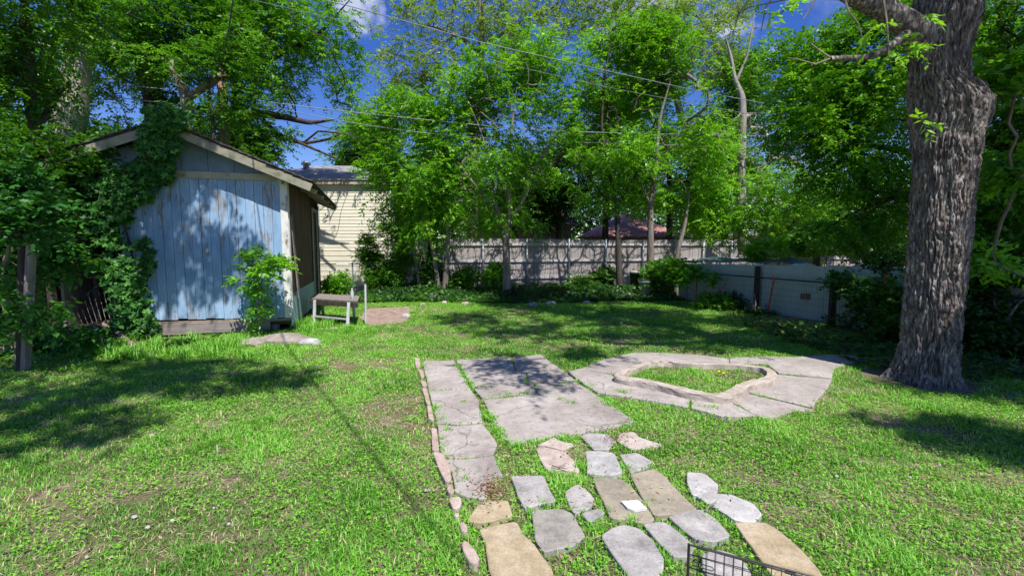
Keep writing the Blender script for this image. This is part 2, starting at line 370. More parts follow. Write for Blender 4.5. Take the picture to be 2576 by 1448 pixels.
def tree(name, label, lines, blobs, tips, nspray, leaf, bark='bark_grey', cat='tree', L=.09, Wd=.02, m=9, slen=.26, twig=.006, hole=.42, hf=.9, group=None, droop=.25, scat=.3, seed=0, expo=.42, crown='crown', cdy=0, dens=1.0, sunw=(.28, .32, .40), frame=None):
    """lines: list of [(px,py,Y,radius_px)...] or [('w',x,y,z,r)...]"""
    LN = []; nspray = int(nspray * dens)
    if cdy: blobs = [b if b[0] == 'w' else (b[0], b[1], b[2] + cdy) + tuple(b[3:]) for b in blobs]
    for ln in lines:
        pts = []; rad = []
        for q in ln:
            if q[0] == 'w': pts.append(tuple(q[1:4])); rad.append(q[4])
            else: pts.append(tuple(W(q[0], q[1], q[2]))); rad.append(q[3] * q[2] / F)
        LN.append((pts, rad))
    for pts, rad in LN:
        if len(rad) > 3: rad[-1] *= .3
    root = thing(name, label, cat, LN[0][0][0], group)
    scat = scat * .78
    T = blobpts(blobs, tips, hole, hf, seed)
    tubes, dirs = grow(LN, T, twig, expo=expo)
    link('trunk', tubemesh('trunk', tubes, M[bark]), root)
    k = rng.integers(0, tips, nspray)
    p = T[k] + rng.normal(0, scat, (nspray, 3)) * np.array([1, 1, .7])
    if frame is not None:   # crown kept above this view line (metres above sight line)
        ok = p[:, 2] > CAMZ + frame[0] + frame[1] * np.maximum(p[:, 1], 0); p = p[ok]; k = k[ok]
    # spring crowns are loose: keep sun reaching the fence, house front, lawn and big trunk in patches
    nzv = fbm(p * 1.1 + 7, 2, 33)
    for (yp, xa, xb, za, zb, thr) in ((16.2, -2.4, 6.0, .1, 2.1, sunw[0]), (17.4, -8, -4.3, .3, 3.9, sunw[1]), (5.2, 4.4, 5.3, .3, 3.9, sunw[2])):
        t_ = (yp - p[:, 1]) / -SUN.y
        if yp == 16.2: t_ = (16 + .2635 * (p[:, 0] + 2.62) - p[:, 1]) / (-SUN.y + .2635 * SUN.x)
        hx = p[:, 0] - SUN.x * t_; hz = p[:, 2] - SUN.z * t_
        bad = (t_ > .15) & (hx > xa) & (hx < xb) & (hz > za) & (hz < zb) & (nzv > thr); p = p[~bad]; nzv = nzv[~bad]; k = k[:len(bad)][~bad]
    nspray = len(p)
    d = dirs[k] * .35 + rng.normal(0, .7, (nspray, 3)) * np.array([1, 1, .5]) + nrm(p - T.mean(0)) * .35
    tone = np.clip(fbm(p * 1.3, 2, seed + 3) * 1.5 - .25 + rng.normal(0, .12, nspray), 0, 1)
    link(crown, leafmesh(crown, [sprays(p, d, rng.uniform(.7, 1.3, nspray) * slen, m, L, Wd, droop, tone=tone)], M[leaf]), root)
    return root

# ================================================================== GROUND
gp = MB()
gp.add([(-300, -60, 0), (300, -60, 0), (300, 500, 0), (-300, 500, 0)], [(0, 1, 2, 3)])
m, nt, b = newmat('soil')
n1 = noise(nt, 1.6, 8, .6); n2 = noise(nt, 60, 6, .8); n3 = noise(nt, 9, 6, .7)
c = ramp(nt, n1, [(.3, (.11, .14, .05)), (.5, (.20, .19, .11)), (.68, (.34, .27, .22))])
c = mix(nt, .75, c, ramp(nt, n2, [(.35, (.25, .22, .18)), (.55, (1, 1, 1)), (.75, (1.9, 1.75, 1.5))]), 'MULTIPLY')
c = mix(nt, .4, c, ramp(nt, n3, [(.3, (.5, .5, .5)), (.7, (1.3, 1.2, 1.1))]), 'MULTIPLY')
nt.links.new(c, b.inputs['Base Color']); b.inputs['Roughness'].default_value = .95; b.inputs['Specular IOR Level'].default_value = .1
bn = nt.nodes.new('ShaderNodeBump'); bn.inputs['Strength'].default_value = .8; bn.inputs['Distance'].default_value = .02
nt.links.new(n2, bn.inputs['Height']); nt.links.new(bn.outputs[0], b.inputs['Normal']); M['soil'] = m
tag(gp.build('ground', M['soil']), 'bare brown soil and thin lawn base reaching to the neighbours', 'ground', kind='structure')

def z5(q): return (975.7 + q[0] * .29762, 850.3 + q[1] * .29762)
def z6(q): return (1463.6 + q[0] * .29762, 850.3 + q[1] * .29762)
def z7(q): return (975.7 + q[0] * .35174, 966 + q[1] * .35174)
def g2(poly, f=None, z=0.0):
    return [tuple(G(*(f(q) if f else q), z))[:2] for q in poly]
def inset(poly, d):
    c = np.mean(poly, axis=0); out = []
    n = len(poly); a = sum(poly[i][0] * poly[(i + 1) % n][1] - poly[(i + 1) % n][0] * poly[i][1] for i in range(n))
    if a < 0: poly = poly[::-1]
    for i in range(n):
        p0, p1, p2 = (np.array(poly[i - 1]), np.array(poly[i]), np.array(poly[(i + 1) % n]))
        e1 = nrm(p1 - p0); e2 = nrm(p2 - p1); nn = nrm(np.array([-(e1[1] + e2[1]), e1[0] + e2[0]]))
        out.append(tuple(p1 + nn * d))
    return out
def rough_edge(poly, step=.05, amp=.008, seed=0, rnd=0):
    """subdivide and jitter outline; rnd smooths corners"""
    out = []; n = len(poly)
    for i in range(n):
        a = np.array(poly[i]); b_ = np.array(poly[(i + 1) % n]); L = np.linalg.norm(b_ - a); k = max(1, int(L / step))
        for j in range(k): out.append(a + (b_ - a) * j / k)
    out = np.array(out)
    for _ in range(rnd): out = (np.roll(out, 1, 0) + 2 * out + np.roll(out, -1, 0)) / 4
    p3 = np.c_[out * 9, np.full(len(out), seed * 3.1)]
    out = out + (np.c_[fbm(p3, 3, seed), fbm(p3 + 50, 3, seed)] - .5) * 2 * amp
    return [tuple(q) for q in out]
def stonemat(name, c1, c2, c3, spot=None, scale=5, crack=0):
    m, nt, b = newmat(name)
    c = ramp(nt, noise(nt, scale, 8, .65, coord='Object', dist=.4), [(.3, c1), (.5, c2), (.7, c3)])
    c = mix(nt, .7, c, ramp(nt, noise(nt, 95, 4, .75), [(.3, (.55, .52, .5)), (.5, (1, 1, 1)), (.72, (1.25, 1.22, 1.2))]), 'MULTIPLY')
    c = mix(nt, .8, c, ramp(nt, noise(nt, 14, 6, .7), [(.30, (.62, .60, .58)), (.5, (1, 1, 1)), (.7, (1.12, 1.10, 1.08))]), 'MULTIPLY')
    c = mix(nt, ramp(nt, noise(nt, 3.3, 8, .7, dist=1), [(.55, (0, 0, 0)), (.72, (.45, .45, .45))]), c, tuple(x * .62 for x in c2))
    if crack:
        tcd = nt.nodes.new('ShaderNodeTexCoord'); vm = nt.nodes.new('ShaderNodeVectorMath'); vm.operation = 'MULTIPLY_ADD'; vm.inputs[1].default_value = (.22, .22, 0)
        nn_ = nt.nodes.new('ShaderNodeTexNoise'); nn_.inputs['Scale'].default_value = 4; nn_.inputs['Detail'].default_value = 6; nt.links.new(tcd.outputs['Object'], nn_.inputs['Vector'])
        nt.links.new(nn_.outputs['Color'], vm.inputs[0]); nt.links.new(tcd.outputs['Object'], vm.inputs[2])
        vo = nt.nodes.new('ShaderNodeTexVoronoi'); vo.feature = 'DISTANCE_TO_EDGE'; vo.inputs['Scale'].default_value = crack; nt.links.new(vm.outputs[0], vo.inputs['Vector'])
        ck = ramp(nt, vo.outputs['Distance'], [(0.0, (.75, .75, .75)), (.007, (0, 0, 0))])
        gate = ramp(nt, noise(nt, 1.1, 3, .5), [(.47, (0, 0, 0)), (.53, (1, 1, 1))])
        c = mix(nt, mix(nt, 1.0, ck, gate, 'MULTIPLY'), c, (.10, .085, .06))
    if spot:
        c = mix(nt, ramp(nt, noise(nt, 2.6, 6, .6), [(.56, (0, 0, 0)), (.62, (1, 1, 1))]), c, spot)
    nt.links.new(c, b.inputs['Base Color']); b.inputs['Roughness'].default_value = .9; b.inputs['Specular IOR Level'].default_value = .2
    bn = nt.nodes.new('ShaderNodeBump'); bn.inputs['Strength'].default_value = .55; bn.inputs['Distance'].default_value = .006
    nt.links.new(noise(nt, 45, 8, .75), bn.inputs['Height']); nt.links.new(bn.outputs[0], b.inputs['Normal'])
    return m
M['concrete'] = stonemat('concrete', (.25, .22, .205), (.355, .32, .30), (.45, .415, .395), scale=1.7, crack=1.1)
M['planter'] = stonemat('planter', (.30, .25, .22), (.43, .37, .32), (.52, .46, .41), scale=6)
M['st_grey'] = stonemat('st_grey', (.22, .21, .205), (.34, .325, .32), (.47, .445, .435))
M['st_pink'] = stonemat('st_pink', (.37, .29, .25), (.46, .385, .35), (.55, .50, .47))
M['st_tan'] = stonemat('st_tan', (.30, .24, .155), (.40, .325, .215), (.48, .41, .31))
M['st_dull'] = stonemat('st_dull', (.22, .20, .17), (.30, .265, .21), (.38, .33, .25))
M['st_white'] = stonemat('st_white', (.28, .27, .27), (.40, .39, .39), (.53, .52, .52))
M['st_edge'] = stonemat('st_edge', (.33, .25, .21), (.43, .34, .29), (.5, .43, .39))

no_grass = []     # polygons kept clear of grass
def slab(poly, z1=.035, mat='concrete', ins=.005):
    no_grass.append(inset(poly, .03 if ins else 0))
    p = rough_edge(inset(poly, ins), .05, .012, seed=len(no_grass))
    tag(MB().prism(p, -.04, z1).build('patio_slab', M[mat], bevel=.008), 'cracked pinkish concrete slab', 'paving', kind='structure')
strip = [(1062, 911), (1142, 911), (1160, 940), (1184, 980), (1204, 1012), (1213, 1072), (1232, 1093), (1252, 1124), (1243, 1152), (1268, 1205), (1245, 1215), (1232, 1245), (1222, 1268), (1173, 1261), (1144, 1247), (1137, 1198), (1116, 1163), (1106, 1135), (1098, 1072), (1081, 987)]
slab(g2([strip[0], strip[1], strip[2], (1185, 985), (1078, 987)]), .03)
slab(g2([(1078, 989), (1185, 987), (1204, 1012), (1215, 1070), (1150, 1077), (1098, 1072)]), .036)
slab(g2([(1098, 1074), (1150, 1079), (1215, 1072), (1232, 1093), (1252, 1124), (1243, 1152), (1180, 1160), (1116, 1163), (1106, 1135)]), .031)
slab(g2([(1116, 1165), (1180, 1162), (1243, 1154), (1268, 1205), (1245, 1215), (1232, 1245), (1222, 1268), (1173, 1261), (1144, 1247), (1137, 1198)]), .033)
for k, pl in enumerate([[(572, 200), (1050, 172), (1060, 230), (1080, 290), (1172, 320), (1182, 391), (720, 447)],
    [(1052, 172), (1295, 155), (1490, 298), (1600, 385), (1184, 391), (1174, 320), (1082, 288), (1062, 230)],
    [(722, 452), (1228, 398), (1260, 490), (1100, 505), (800, 537)],
    [(800, 540), (1100, 508), (1263, 492), (1232, 398), (1602, 388), (2105, 730), (1640, 830), (1480, 845), (1040, 930), (960, 860)]]):
    slab(g2(pl, z5), .03 + .004 * (k % 3), ins=.006 if k else .009)
for k, pl in enumerate([[(-60, 285), (0, 270), (180, 195), (420, 140), (650, 135), (1000, 160), (1240, 190), (1250, 240), (800, 240), (600, 250), (330, 320), (255, 322), (60, 288)],
    [(60, 293), (255, 328), (330, 400), (600, 450), (918, 500), (905, 612), (500, 540), (130, 485), (0, 400), (-125, 300), (-60, 290)],
    [(925, 500), (1250, 500), (1260, 572), (1485, 690), (1180, 692), (915, 618)],
    [(1270, 568), (1385, 484), (1960, 625), (1800, 640), (1650, 690), (1510, 697)],
    [(1395, 478), (1450, 400), (1650, 330), (2113, 368), (2080, 440), (1980, 560), (1955, 615)],
    [(1655, 316), (1560, 240), (1254, 240), (1245, 190), (1450, 175), (1800, 180), (2200, 150), (2420, 190), (2300, 235), (2140, 272), (2113, 362)]]):
    slab(g2(pl, z6), .032 + .004 * (k % 3))
no_grass_dirt = g2([(925, 776), (1032, 772), (1030, 800), (1015, 812), (930, 820), (905, 800)])
no_grass.append(no_grass_dirt)
M['dirt'] = surf('dirt', [(.3, (.17, .12, .09)), (.5, (.30, .22, .18)), (.7, (.43, .34, .29))], 6, bump=.8, bscale=60)
tag(MB().prism(rough_edge(no_grass_dirt, .08, .05, rnd=2), -.02, .012).build('path', M['dirt']), 'bare pinkish dirt patch by the steps', 'path', kind='structure')

# planter border
PC = [(300, 300), (430, 248), (560, 200), (700, 188), (850, 205), (1000, 212), (1200, 212), (1350, 222), (1500, 240), (1590, 265), (1615, 300), (1580, 335), (1490, 352), (1400, 375), (1330, 405), (1260, 455), (1190, 478), (1050, 468), (850, 425), (650, 375), (480, 342), (340, 325)]
zt = .115
cl = np.array([tuple(G(*z6(q), zt))[:2] for q in PC]); 
for _ in range(3):
    n_ = len(cl); cl = np.stack([cl * .75 + np.roll(cl, -1, 0) * .25, cl * .25 + np.roll(cl, -1, 0) * .75], 1).reshape(-1, 2)
kk = len(cl); tn = nrm(np.roll(cl, -1, 0) - np.roll(cl, 1, 0)); nn = np.c_[-tn[:, 1], tn[:, 0]]
ar = 0.5 * np.sum(cl[:, 0] * np.roll(cl[:, 1], -1) - np.roll(cl[:, 0], -1) * cl[:, 1])
nn = nn * (1 if ar > 0 else -1)         # inward
pr = [(-.062, -.03), (-.056, .04), (-.055, zt - .025), (-.050, zt - .006), (-.042, zt), (.038, zt + .002), (.046, zt - .006), (.05, 0.03)]
V = []; Fq = []
for i in range(kk):
    wob = (vnoise(np.array([[cl[i][0] * 5, cl[i][1] * 5, 0]]), 3)[0] - .5)
    for j, (a, z) in enumerate(pr):
        nz_ = (vnoise(np.array([[cl[i][0] * 14, cl[i][1] * 17, j * 1.7]]), 9)[0] - .5) * .022
        V.append((cl[i][0] + nn[i][0] * (a * (1 + .3 * wob) + nz_), cl[i][1] + nn[i][1] * (a * (1 + .3 * wob) + nz_), z + (nz_ if j in (2, 3, 4, 5, 6) else 0) * .7))
P8 = len(pr)
for i in range(kk):
    for j in range(P8):
        a = i * P8; b2 = ((i + 1) % kk) * P8; Fq.append((a + j, b2 + j, b2 + (j + 1) % P8, a + (j + 1) % P8))
o = MB().add(V, Fq).build('planter_border', M['planter'])
tag(o, 'low free-form concrete garden border ring filled with weeds on the patio', 'garden border')
planter_in = [tuple(cl[i] + nn[i] * .06) for i in range(0, kk, 4)]
planter_out = [tuple(cl[i] - nn[i] * .08) for i in range(0, kk, 4)]
tag(MB().prism(planter_in, -.02, .05).build('planter_soil', M['soil']), 'soil inside the planter ring', 'soil', kind='structure')

# stepping stones
stones = [
 ('st_pink', 'small pink angular flagstone touching the near edge of the concrete', [(1075, 466), (1185, 408), (1245, 440), (1330, 452), (1255, 493), (1130, 462)]),
 ('st_pink', 'pink flagstone with rounded far edge and a dead twig lying on it', [(1070, 480), (1120, 474), (1250, 504), (1335, 580), (1365, 655), (1290, 640), (1145, 635), (1100, 560)]),
 ('st_grey', 'grey flagstone at the far edge of the path between pink and pointed stones', [(1385, 390), (1440, 372), (1570, 375), (1625, 430), (1570, 490), (1480, 490)]),
 ('st_pink', 'pointed pale pink flagstone at far right corner of the stone path', [(1665, 372), (1755, 365), (1790, 400), (1955, 460), (1750, 497), (1645, 430)]),
 ('st_white', 'near square whitish flagstone with orange tint in second row', [(1420, 500), (1520, 503), (1610, 520), (1640, 590), (1665, 665), (1600, 680), (1430, 665), (1435, 600)]),
 ('st_grey', 'small rounded pale grey flagstone half hidden in grass right of whitish square one', [(1665, 530), (1780, 520), (1880, 575), (1840, 620), (1740, 655)]),
 ('st_grey', 'isolated rectangular light grey flagstone nearest the end of the concrete strip', [(890, 692), (1105, 688), (1145, 790), (1190, 862), (1080, 890), (985, 915), (940, 830)]),
 ('st_grey', 'small oval grey flagstone in the grass left of brown rectangular slabs', [(1275, 800), (1355, 745), (1410, 790), (1465, 850), (1440, 910), (1340, 950), (1310, 890)]),
 ('st_dull', 'long brown rectangular flagstone with a white paint patch', [(1470, 700), (1660, 705), (1720, 740), (1790, 830), (1900, 1000), (1840, 1020), (1600, 985), (1540, 840)]),
 ('st_dull', 'long brown rectangular flagstone with scratches right of the paint patched one', [(1740, 685), (1905, 640), (1980, 700), (2090, 830), (2205, 935), (2100, 955), (1910, 975), (1830, 840)]),
 ('st_tan', 'small tan flagstone beside the broken end of the concrete strip', [(580, 1010), (660, 910), (720, 870), (850, 870), (880, 970), (720, 1015), (620, 1025)]),
 ('st_dull', 'dark grey squarish flagstone with white splashes in centre foreground', [(1035, 935), (1240, 920), (1310, 945), (1350, 1030), (1400, 1110), (1320, 1180), (1120, 1230), (1070, 1150), (1055, 1020)]),
 ('st_grey', 'tiny grey flagstone fragment in grass between larger slabs', [(1395, 965), (1520, 930), (1540, 960), (1440, 1020)]),
 ('st_tan', 'large tan flagstone with swirled grain at the bottom left of the path', [(665, 1080), (800, 1040), (915, 1020), (945, 1100), (1040, 1200), (1160, 1371), (1190, 1470), (780, 1470), (740, 1371), (715, 1180)]),
 ('st_grey', 'large pale flagstone at bottom centre with worn lower half', [(1610, 1070), (1690, 1045), (1780, 1070), (1880, 1160), (1955, 1290), (1950, 1371), (1900, 1450), (1760, 1450), (1640, 1290), (1540, 1130)]),
 ('st_grey', 'blue grey narrow flagstone just left of the wire crate', [(1835, 1045), (1970, 1020), (2060, 1090), (2180, 1200), (2150, 1265), (2050, 1270), (1940, 1160)]),
 ('st_grey', 'mottled grey trapezoid flagstone behind the wire crate', [(2010, 985), (2240, 940), (2330, 1000), (2440, 1120), (2330, 1160), (2200, 1140), (2100, 1060)]),
 ('st_white', 'small white rounded flagstone at the right side of the path', [(2145, 660), (2260, 665), (2350, 740), (2345, 800), (2180, 815), (2150, 730)]),
 ('st_white', 'bright white flagstone at the right side above the long tan one', [(2215, 828), (2300, 810), (2450, 815), (2600, 880), (2660, 960), (2600, 1020), (2480, 1000), (2340, 900)]),
 ('st_tan', 'long tan flagstone on the right running out of frame', [(2485, 1030), (2700, 1035), (2790, 1090), (2940, 1235), (3060, 1371), (3120, 1460), (2800, 1460), (2620, 1210)]),
 ('st_grey', 'pale flagstone seen through the wire crate mesh', [(2255, 1270), (2360, 1237), (2490, 1275), (2550, 1350), (2600, 1450), (2340, 1450), (2270, 1380)]),
]
M['st_splash'] = stonemat('st_splash', (.22, .21, .19), (.29, .275, .25), (.36, .34, .32), scale=6)
for i, (mt, lb, pl) in enumerate(stones):
    p = rough_edge(inset(g2(pl, z7), -.012), .02, .005, seed=i + 40, rnd=1); no_grass.append(inset(p, -.004))
    if 'splashes' in lb: mt = 'st_splash'
    h = .028 + .012 * random.random(); mb = MB(); n = len(p); c = np.mean(p, axis=0)
    tilt = (random.uniform(-.02, .02), random.uniform(-.02, .02))
    # domed slab: outline ring, then an inner ring and cap
    ins = [tuple(np.array(q) + (c - np.array(q)) * .05) for q in p]; ins2 = [tuple(np.array(q) + (c - np.array(q)) * .45) for q in p]
    zz = lambda q, z: z + tilt[0] * (q[0] - c[0]) + tilt[1] * (q[1] - c[1]) + (vnoise(np.array([[q[0] * 8, q[1] * 8, i]]), 2)[0] - .5) * .008
    vs = [(q[0], q[1], -.03) for q in p] + [(q[0], q[1], zz(q, h - .004)) for q in p] + [(q[0], q[1], zz(q, h)) for q in ins] + [(q[0], q[1], zz(q, h)) for q in ins2] + [(c[0], c[1], h)]
    fs = []
    for a in range(3):
        for j in range(n): fs.append((a * n + j, a * n + (j + 1) % n, (a + 1) * n + (j + 1) % n, (a + 1) * n + j))
    fs += [(3 * n + j, 3 * n + (j + 1) % n, 4 * n) for j in range(n)]
    o = mb.add(vs, fs).build('stepping_stone', M[mt])
    tag(o, lb, 'stepping stone', 'flagstones of the garden path')
    if 'paint patch' in lb:
        q = g2([(1665, 885), (1790, 880), (1850, 940), (1760, 955), (1710, 935)], z7)
        zf = h + .010
        pp = MB().prism(rough_edge(q, .02, .003), zf - .004, zf).build('paint_patch', M['sheet_white'], o)
edges = [(z5, [(225, 190), (265, 195), (278, 270), (235, 275)]), (z5, [(256, 293), (300, 300), (312, 355), (280, 367)]), (z5, [(275, 388), (320, 393), (332, 440), (290, 442)]),
 (z5, [(285, 452), (328, 450), (362, 600), (330, 600)]), (z5, [(330, 606), (365, 606), (395, 745), (345, 725)]), (z5, [(365, 790), (410, 800), (440, 1000), (375, 1000)]),
 (z7, [(320, 520), (395, 530), (450, 650), (455, 735), (415, 755), (360, 640)]), (z7, [(415, 768), (460, 745), (480, 820), (440, 835)]), (z7, [(430, 862), (525, 850), (525, 930), (470, 958)]),
 (z7, [(465, 968), (522, 962), (530, 1000), (480, 1012)]), (z7, [(515, 1030), (550, 1040), (585, 1100), (560, 1140), (520, 1110)]), (z7, [(525, 1180), (560, 1170), (640, 1270), (670, 1340), (600, 1360), (540, 1270)])]
ordw = ['farthest', 'second', 'third', 'fourth', 'fifth', 'sixth', 'seventh', 'eighth', 'ninth', 'tenth', 'eleventh', 'nearest']
for i, (f, pl) in enumerate(edges):
    p = rough_edge(g2(pl, f), .03, .007, seed=i + 80, rnd=1); no_grass.append(p)
    lb = ('%s pink edging stone along the left of the concrete strip' % ordw[i]) if i in (0, 11) else ('%s pink edging stone counted from the far end of the concrete strip' % ordw[i])
    tag(MB().prism(p, -.03, .045 + .01 * random.random()).build('edging_stone', M['st_edge'], bevel=.008), lb, 'edging stone', 'edging stones beside the concrete strip')

# ================================================================== BLUE SHED
C0 = Vector((-4.18, 8.8, 0)); UU = Vector((-.961, -.276, 0)); VV = Vector((-.276, .961, 0))
def S(u, v, z): return C0 + UU * u + VV * v + Vector((0, 0, z))
shed = thing('garden_shed', 'weathered pale blue wooden garden shed with peeling paint and creeper on its gable', 'shed', tuple(S(1.76, 2.3, 0)))
WU, ZE, ZA = 3.52, 2.88, 3.60     # width, eave height, apex
m, nt, b = newmat('blue_siding')
tcn = nt.nodes.new('ShaderNodeTexCoord'); dotn = nt.nodes.new('ShaderNodeVectorMath'); dotn.operation = 'DOT_PRODUCT'; dotn.inputs[1].default_value = tuple(UU)
nt.links.new(tcn.outputs['Object'], dotn.inputs[0])
peel = ramp(nt, noise(nt, 2.4, 10, .72, (2.2, 2.2, .55)), [(.42, (.35, .35, .35)), (.58, (1, 1, 1))])
base = ramp(nt, noise(nt, 3, 8, .6, (2, 2, .4)), [(.3, (.17, .29, .45)), (.5, (.25, .39, .57)), (.75, (.36, .50, .68))])
wood = ramp(nt, noise(nt, 14, 8, .7, (2.5, 2.5, .25)), [(.3, (.13, .11, .10)), (.5, (.24, .235, .24)), (.7, (.40, .39, .39))])
fl = ramp(nt, noise(nt, 9, 10, .8, (1.6, 1.6, .6)), [(.61, (0, 0, 0)), (.67, (1, 1, 1))])
hgt = nt.nodes.new('ShaderNodeMath'); hgt.operation = 'MULTIPLY'; nt.links.new(peel, hgt.inputs[0]); nt.links.new(noise(nt, 22, 8, .8, (1.6, 1.6, .3)), hgt.inputs[1])
msk = ramp(nt, hgt.outputs[0], [(.43, (0, 0, 0)), (.51, (1, 1, 1))])
c = mix(nt, msk, base, wood); c = mix(nt, fl, c, (.32, .29, .28))
spk = ramp(nt, noise(nt, 30, 6, .8), [(.66, (0, 0, 0)), (.70, (1, 1, 1))]); c = mix(nt, spk, c, (.55, .60, .66))
nt.links.new(c, b.inputs['Base Color']); b.inputs['Roughness'].default_value = .8; b.inputs['Specular IOR Level'].default_value = .25
bn = nt.nodes.new('ShaderNodeBump'); bn.inputs['Strength'].default_value = .5; bn.inputs['Distance'].default_value = .01
nt.links.new(noise(nt, 26, 8, .75, (3, 3, .4)), bn.inputs['Height']); nt.links.new(bn.outputs[0], b.inputs['Normal']); M['blue'] = m
# front siding, separate vertical boards in one mesh with grooves
fr = MB(); u = .10; bw = .145
def hexuv(mb, u0, u1, v0, v1, z00, z01, z10, z11):   # z at u0 (bottom,top), at u1
    mb.hexa([S(u0, v0, z00), S(u0, v1, z00), S(u1, v1, z10), S(u1, v0, z10)], [S(u0, v0, z01), S(u0, v1, z01), S(u1, v1, z11), S(u1, v0, z11)])
k = 0
while u < 2.62:
    u1 = min(u + bw, 2.62); off = -.004 * (k % 2) + random.uniform(-.002, .002)
    jag = random.uniform(-.01, .02)
    hexuv(fr, u, u1 - .006, -.025 + off, .0, .27 + .02 * u + jag, 2.80, .27 + .02 * u1 + jag, 2.80)
    u = u1; k += 1
fr.build('front_siding', M['blue'], shed)
bk = MB(); hexuv(bk, .02, 2.6, .004, .02, .27, 2.8, .30, 2.8); bk.build('sheathing', M['darkhole'], shed)
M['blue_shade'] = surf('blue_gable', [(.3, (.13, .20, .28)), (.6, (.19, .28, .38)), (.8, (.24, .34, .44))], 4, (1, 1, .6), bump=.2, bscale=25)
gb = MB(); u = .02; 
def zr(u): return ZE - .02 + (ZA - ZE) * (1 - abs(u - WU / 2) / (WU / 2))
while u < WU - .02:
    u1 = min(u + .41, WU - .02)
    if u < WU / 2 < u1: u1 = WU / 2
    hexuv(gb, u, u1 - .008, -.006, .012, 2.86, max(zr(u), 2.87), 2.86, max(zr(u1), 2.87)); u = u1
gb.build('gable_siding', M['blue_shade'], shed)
tr = MB(); tr.beam(S(.0, -.045, 2.85), S(WU, -.045, 2.85), .03, .12); tr.build('frieze_board', M['trim'], shed, bevel=.004)
tr = MB(); tr.beam(S(.035, -.045, .27), S(.035, -.045, 2.79), .125, .03, up=tuple(VV)); tr.build('corner_board', M['trim_worn'], shed, bevel=.004)
tr = MB(); tr.beam(S(-.018, .05, .15), S(-.018, .05, 2.79), .10, .03, up=tuple(UU)); tr.build('corner_board', M['trim_worn'], shed, bevel=.004)
# sill beam under front wall
sb = MB(); sb.beam(S(.36, -.02, .15), S(2.75, -.02, .13), .06, .20); sb.build('sill_beam', M['plank'], shed, bevel=.006)
sb = MB(); sb.beam(S(.0, -.015, .235), S(2.6, -.015, .255), .05, .05); sb.build('rotten_plank', M['log'], shed, bevel=.004)
for (u, v) in [(.3, .12), (2.5, .15), (.25, 2.3), (.25, 4.3), (2.6, 4.3), (3.4, .1)]:
    q = MB(); q.beam(S(u, v, -.05), S(u, v, .20 if u > .28 else .1), .11, .11); q.build('foundation_block', M['wood_grey'], shed, bevel=.004)
# floor box
fbx = MB(); fbx.hexa([S(.03, .03, .14), S(.03, 4.55, .14), S(3.5, 4.55, .14), S(3.5, .03, .14)], [S(.03, .03, .24), S(.03, 4.55, .24), S(3.5, 4.55, .24), S(3.5, .03, .24)]); fbx.build('floor', M['wood_dark'], shed)
# right wall
M['skirt_blue'] = surf('skirt_blue', [(.3, (.26, .37, .38)), (.6, (.37, .50, .50)), (.8, (.48, .60, .60))], 5, (1, 1, .4), bump=.3, bscale=25)
w = MB(); k = 0; v = .0
while v < 3.3:
    v1 = min(v + .16, 3.3); hexuv(w, -.02, 0, v, v1 - .008, .10 + .01 * math.sin(v * 9), .72, .10 + .01 * math.sin(v * 9), .72); v = v1
w.build('lower_panel', M['skirt_blue'], shed)
for (v0, v1) in [(.1, 1.52), (1.56, 3.05)]:
    w = MB(); hexuv(w, -.028, .0, v0, v1, .72, 2.80, .72, 2.80); w.build('plywood_board', M['plywood'], shed, bevel=.003)
w = MB(); hexuv(w, .002, .02, 0, 4.6, .3, 2.84, .3, 2.84); w.build('side_sheathing', M['darkhole'], shed)
w = MB(); w.beam(S(-.045, .16, 2.2), S(-.09, .42, .60), .17, .022, up=tuple(UU)); w.build('loose_plank', M['wood_grey'], shed, bevel=.003)
w = MB(); w.beam(S(-.035, 3.35, .2), S(-.035, 3.35, 2.5), .09, .03, up=tuple(UU)); w.beam(S(-.035, 4.25, .2), S(-.035, 4.25, 2.5), .09, .03, up=tuple(UU)); w.beam(S(-.035, 3.3, 2.54), S(-.035, 4.3, 2.54), .03, .08); 
df = w.build('door_frame', M['trim'], shed, bevel=.003)
w = MB(); hexuv(w, -.012, .0, 3.4, 4.2, .3, 2.5, .3, 2.5); dd = w.build('door', M['wood_dark'], shed)
w = MB(); w.beam(S(-.03, 4.45, .15), S(-.03, 4.45, 2.7), .3, .03, up=tuple(UU)); w.build('end_board', M['wood_dark'], shed)
for (a, b_) in [((WU, 0), (WU, 4.6)), ((WU, 4.6), (0, 4.6))]:
    w = MB(); w.hexa([S(*a, .15), S(*b_, .15), S(b_[0] - .03, b_[1] - .03, .15), S(a[0] - .03, a[1] + .02, .15)], [S(*a, 2.85), S(*b_, 2.85), S(b_[0] - .03, b_[1] - .03, 2.85), S(a[0] - .03, a[1] + .02, 2.85)]); w.build('rear_wall', M['wood_grey'], shed)
